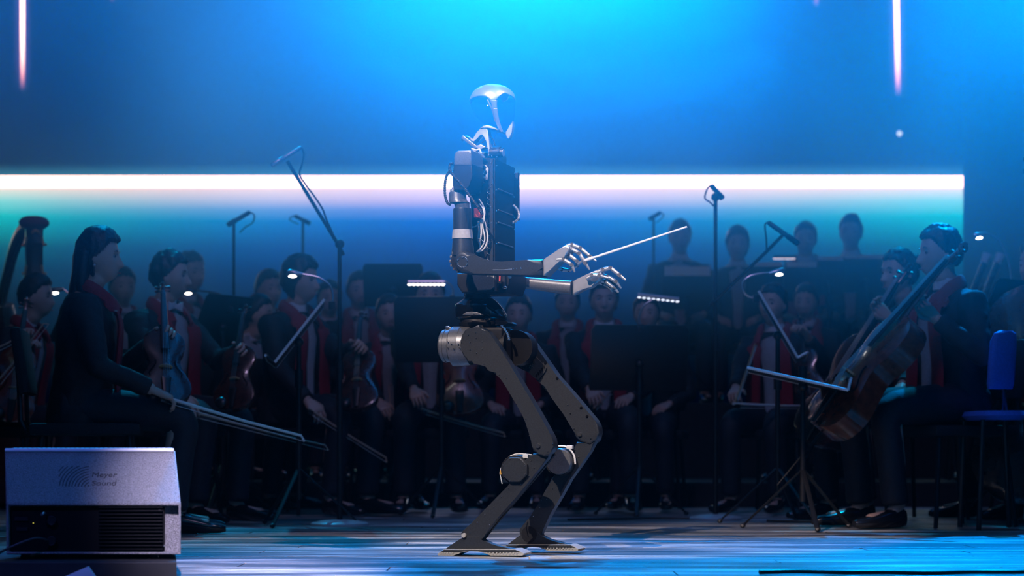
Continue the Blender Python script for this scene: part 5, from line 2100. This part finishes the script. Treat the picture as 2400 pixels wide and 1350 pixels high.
# sink the connection panel
pf = [f for f in b.faces if all(abs(v.co.y - FM) < 1e-5 for v in f.verts)]
r_ = bmesh.ops.inset_individual(b, faces=pf, thickness=.010)
r_ = bmesh.ops.extrude_face_region(b, geom=pf)
bmesh.ops.delete(b, geom=pf, context='FACES')
for v in [e for e in r_['geom'] if isinstance(e, bmesh.types.BMVert)]:
    v.co.y += .03
cab = obj('cabinet', b, monitor_p, sm)
md = cab.modifiers.new('bevel', 'BEVEL')
md.width = .004
md.segments = 2
md.limit_method = 'ANGLE'
b = B()
box(b, ((xl1 + P(384, 0, FM).x) / 2 + .004, FM + .022, (zm + zb) / 2), (P(384, 0, FM).x - xl1 - .012, .012, zm - zb - .022))
pn = obj('connection_panel', b, monitor_b, sm)
for i in range(13):
    b = B()
    zf = P(0, 1189 + i * 8.2, FM).z
    box(b, ((P(230, 0, FM).x + P(380, 0, FM).x) / 2, FM + .010, zf), (P(380, 0, FM).x - P(230, 0, FM).x, .016, .0035), bev=.001)
    obj('cooling_fin', b, monitor_b, pn)
b = B()
for x, y in ((374, 1195), (374, 1270), (384, 1279)):
    ball(b, P(x, y, FM + .008), .003, None, 1)
obj('panel_screws', b, steel, pn, kind='stuff')
for x, y in ((120, 1220), (120, 1268)):
    b = B()
    cyl(b, P(x, y, FM + .018), P(x, y, FM + .004), .011, .011, 24)
    tube(b, [P(x, y, FM + .004) + Vector((math.cos(i * rad(20)) * .0115, 0, math.sin(i * rad(20)) * .0115)) for i in range(19)], .0014, 6)
    obj('socket', b, black_metal, pn, kind='stuff')
b = B()
box(b, P(50, 1216, FM + .014), (.036, .003, .011))
box(b, P(52, 1240, FM + .014), (.030, .003, .010))
obj('label_plates', b, black_metal, pn, kind='stuff')
b = B()
tube(b, smooth_path([P(-30, 1312, FM - .03), P(20, 1285, FM - .05), P(80, 1262, FM - .03), P(112, 1266, FM + .0)], 5), .0035, 8)
obj('power_cable', b, cable_black, sm)
b = B()
tube(b, smooth_path([P(97, 1208, FM - .01), P(102, 1203, FM - .012), P(106, 1205, FM + .01)], 4), [.002] + [.0045] * 7 + [.003], 8)
obj('plug', b, chrome, sm)
b = B()
ball(b, P(78, 1226, FM + .012), .0013, None, 1)
obj('signal_light', b, mat('yellow_diode', (.8, .7, .1), .4, emit=1.5), sm)
# ribbed rubber strip along the top edge
b = B()
for i in range(33):
    f_ = (i + .5) / 33
    x = xl0 + (xr0 - xl0) * (.04 + .92 * f_)
    tube(b, [(x, FT - .002, zt + .002), (x, FT + .09, zt + .002)], .0062, 8)
obj('grip_ribs', b, mat('grey_foam', (.3, .3, .32), .6), sm, kind='stuff')
b = B()
tube(b, [(xl0 + .004, FT - .003, zt + .001), (xr0 - .004, FT - .003, zt + .001)], .0055, 12)
obj('highlight_strip', b, mat('highlight_pale', (.7, .7, .72), .35), sm)  # pale tube added for the bright line on the lit top edge
b = B()
box(b, ((P(72, 0, FT).x + P(176, 0, FT).x) / 2, FT - .004, P(0, 1064, FT).z), (P(176, 0, FT).x - P(72, 0, FT).x, .003, .006), Matrix.Rotation(rad(-40), 3, 'X'))
obj('clear_tape', b, gun_light, sm)


def slope(px, py):     # point on the sloping face
    f_ = (py - 1056) / (1179 - 1056)
    d = FT + (FM - FT) * f_
    q = P(px, py, d)
    f_ = (zt - q.z) / (zt - zm)
    q = Vector((q.x, FT + (FM - FT) * f_, q.z))
    return q


sn = Vector((0, -(zt - zm), (FT - FM))).normalized()
b = B()
cxl, cyl_ = 210, 1142
for i in range(12):
    r0 = 10 + i * 7
    line = []
    for j in range(41):
        a = rad(90 + 90 * j / 40)
        x, y = cxl + 6 + math.cos(a) * r0 * 1.05, cyl_ - math.sin(a) * r0 * .86 + 2
        inside = 138 <= x <= 209 and 1092 <= y <= 1141
        if inside:
            line.append(slope(x, y) + sn * .0004)
        if (not inside or j == 40) and len(line) > 1:
            tube(b, line, [(.0016, .0008)] * len(line), 6, up=tuple(sn))
            line = []
        elif not inside:
            line = []
obj('logo', b, logo_m, sm, kind='stuff')
for txt, y in (('Meyer', 1117), ('Sound', 1137)):
    cu = bpy.data.curves.new('lettering', 'FONT')
    cu.body = txt
    cu.size = .027
    cu.extrude = .0005
    o = bpy.data.objects.new('tmp', cu)
    COL.objects.link(o)
    dg = bpy.context.evaluated_depsgraph_get()
    me = bpy.data.meshes.new_from_object(o.evaluated_get(dg))
    bpy.data.objects.remove(o)
    e1 = Vector((1, 0, 0))
    e2 = (Vector((0, FT, zt)) - Vector((0, FM, zm))).normalized()
    M_ = Matrix((e1, e2, sn)).transposed().to_4x4()
    M_.translation = slope(214, y + 1) + sn * .0005
    me.transform(M_)
    obj('lettering', me, logo_m, sm, smooth=False)
# low black box that carries the monitor
b = B()
prism(b, [Vector((P(x, 0, d).x, d, 0)) for x, d in ((-80, 5.1), (414, 5.1), (412, 5.56), (-60, 5.56))], (0, 0, .050), .003)
obj('plinth', b, riser_m, None, label='low black box under the stage monitor', cat='plinth', smooth=False)
b = B()
for x, y in ((-.9, 5.25), (-.9, 5.5), (-1.25, 5.25), (-1.25, 5.5)):
    cyl(b, (x - .08 + .0, y, .050), (x - .08, y, zb + .001), .015, .012, 12)
obj('rubber_feet', b, cable_black, sm, kind='stuff')
b = B()
prism(b, [Vector((P(x, 0, 5.07).x, 5.07, CH + (HZ - y) / F * 5.07)) for x, y in ((150, 1352), (205, 1328), (222, 1352))], (0, .02, 0), .001)
obj('paper_scrap', b, paper, None, label='corner of white paper before the plinth at the bottom left', cat='paper')
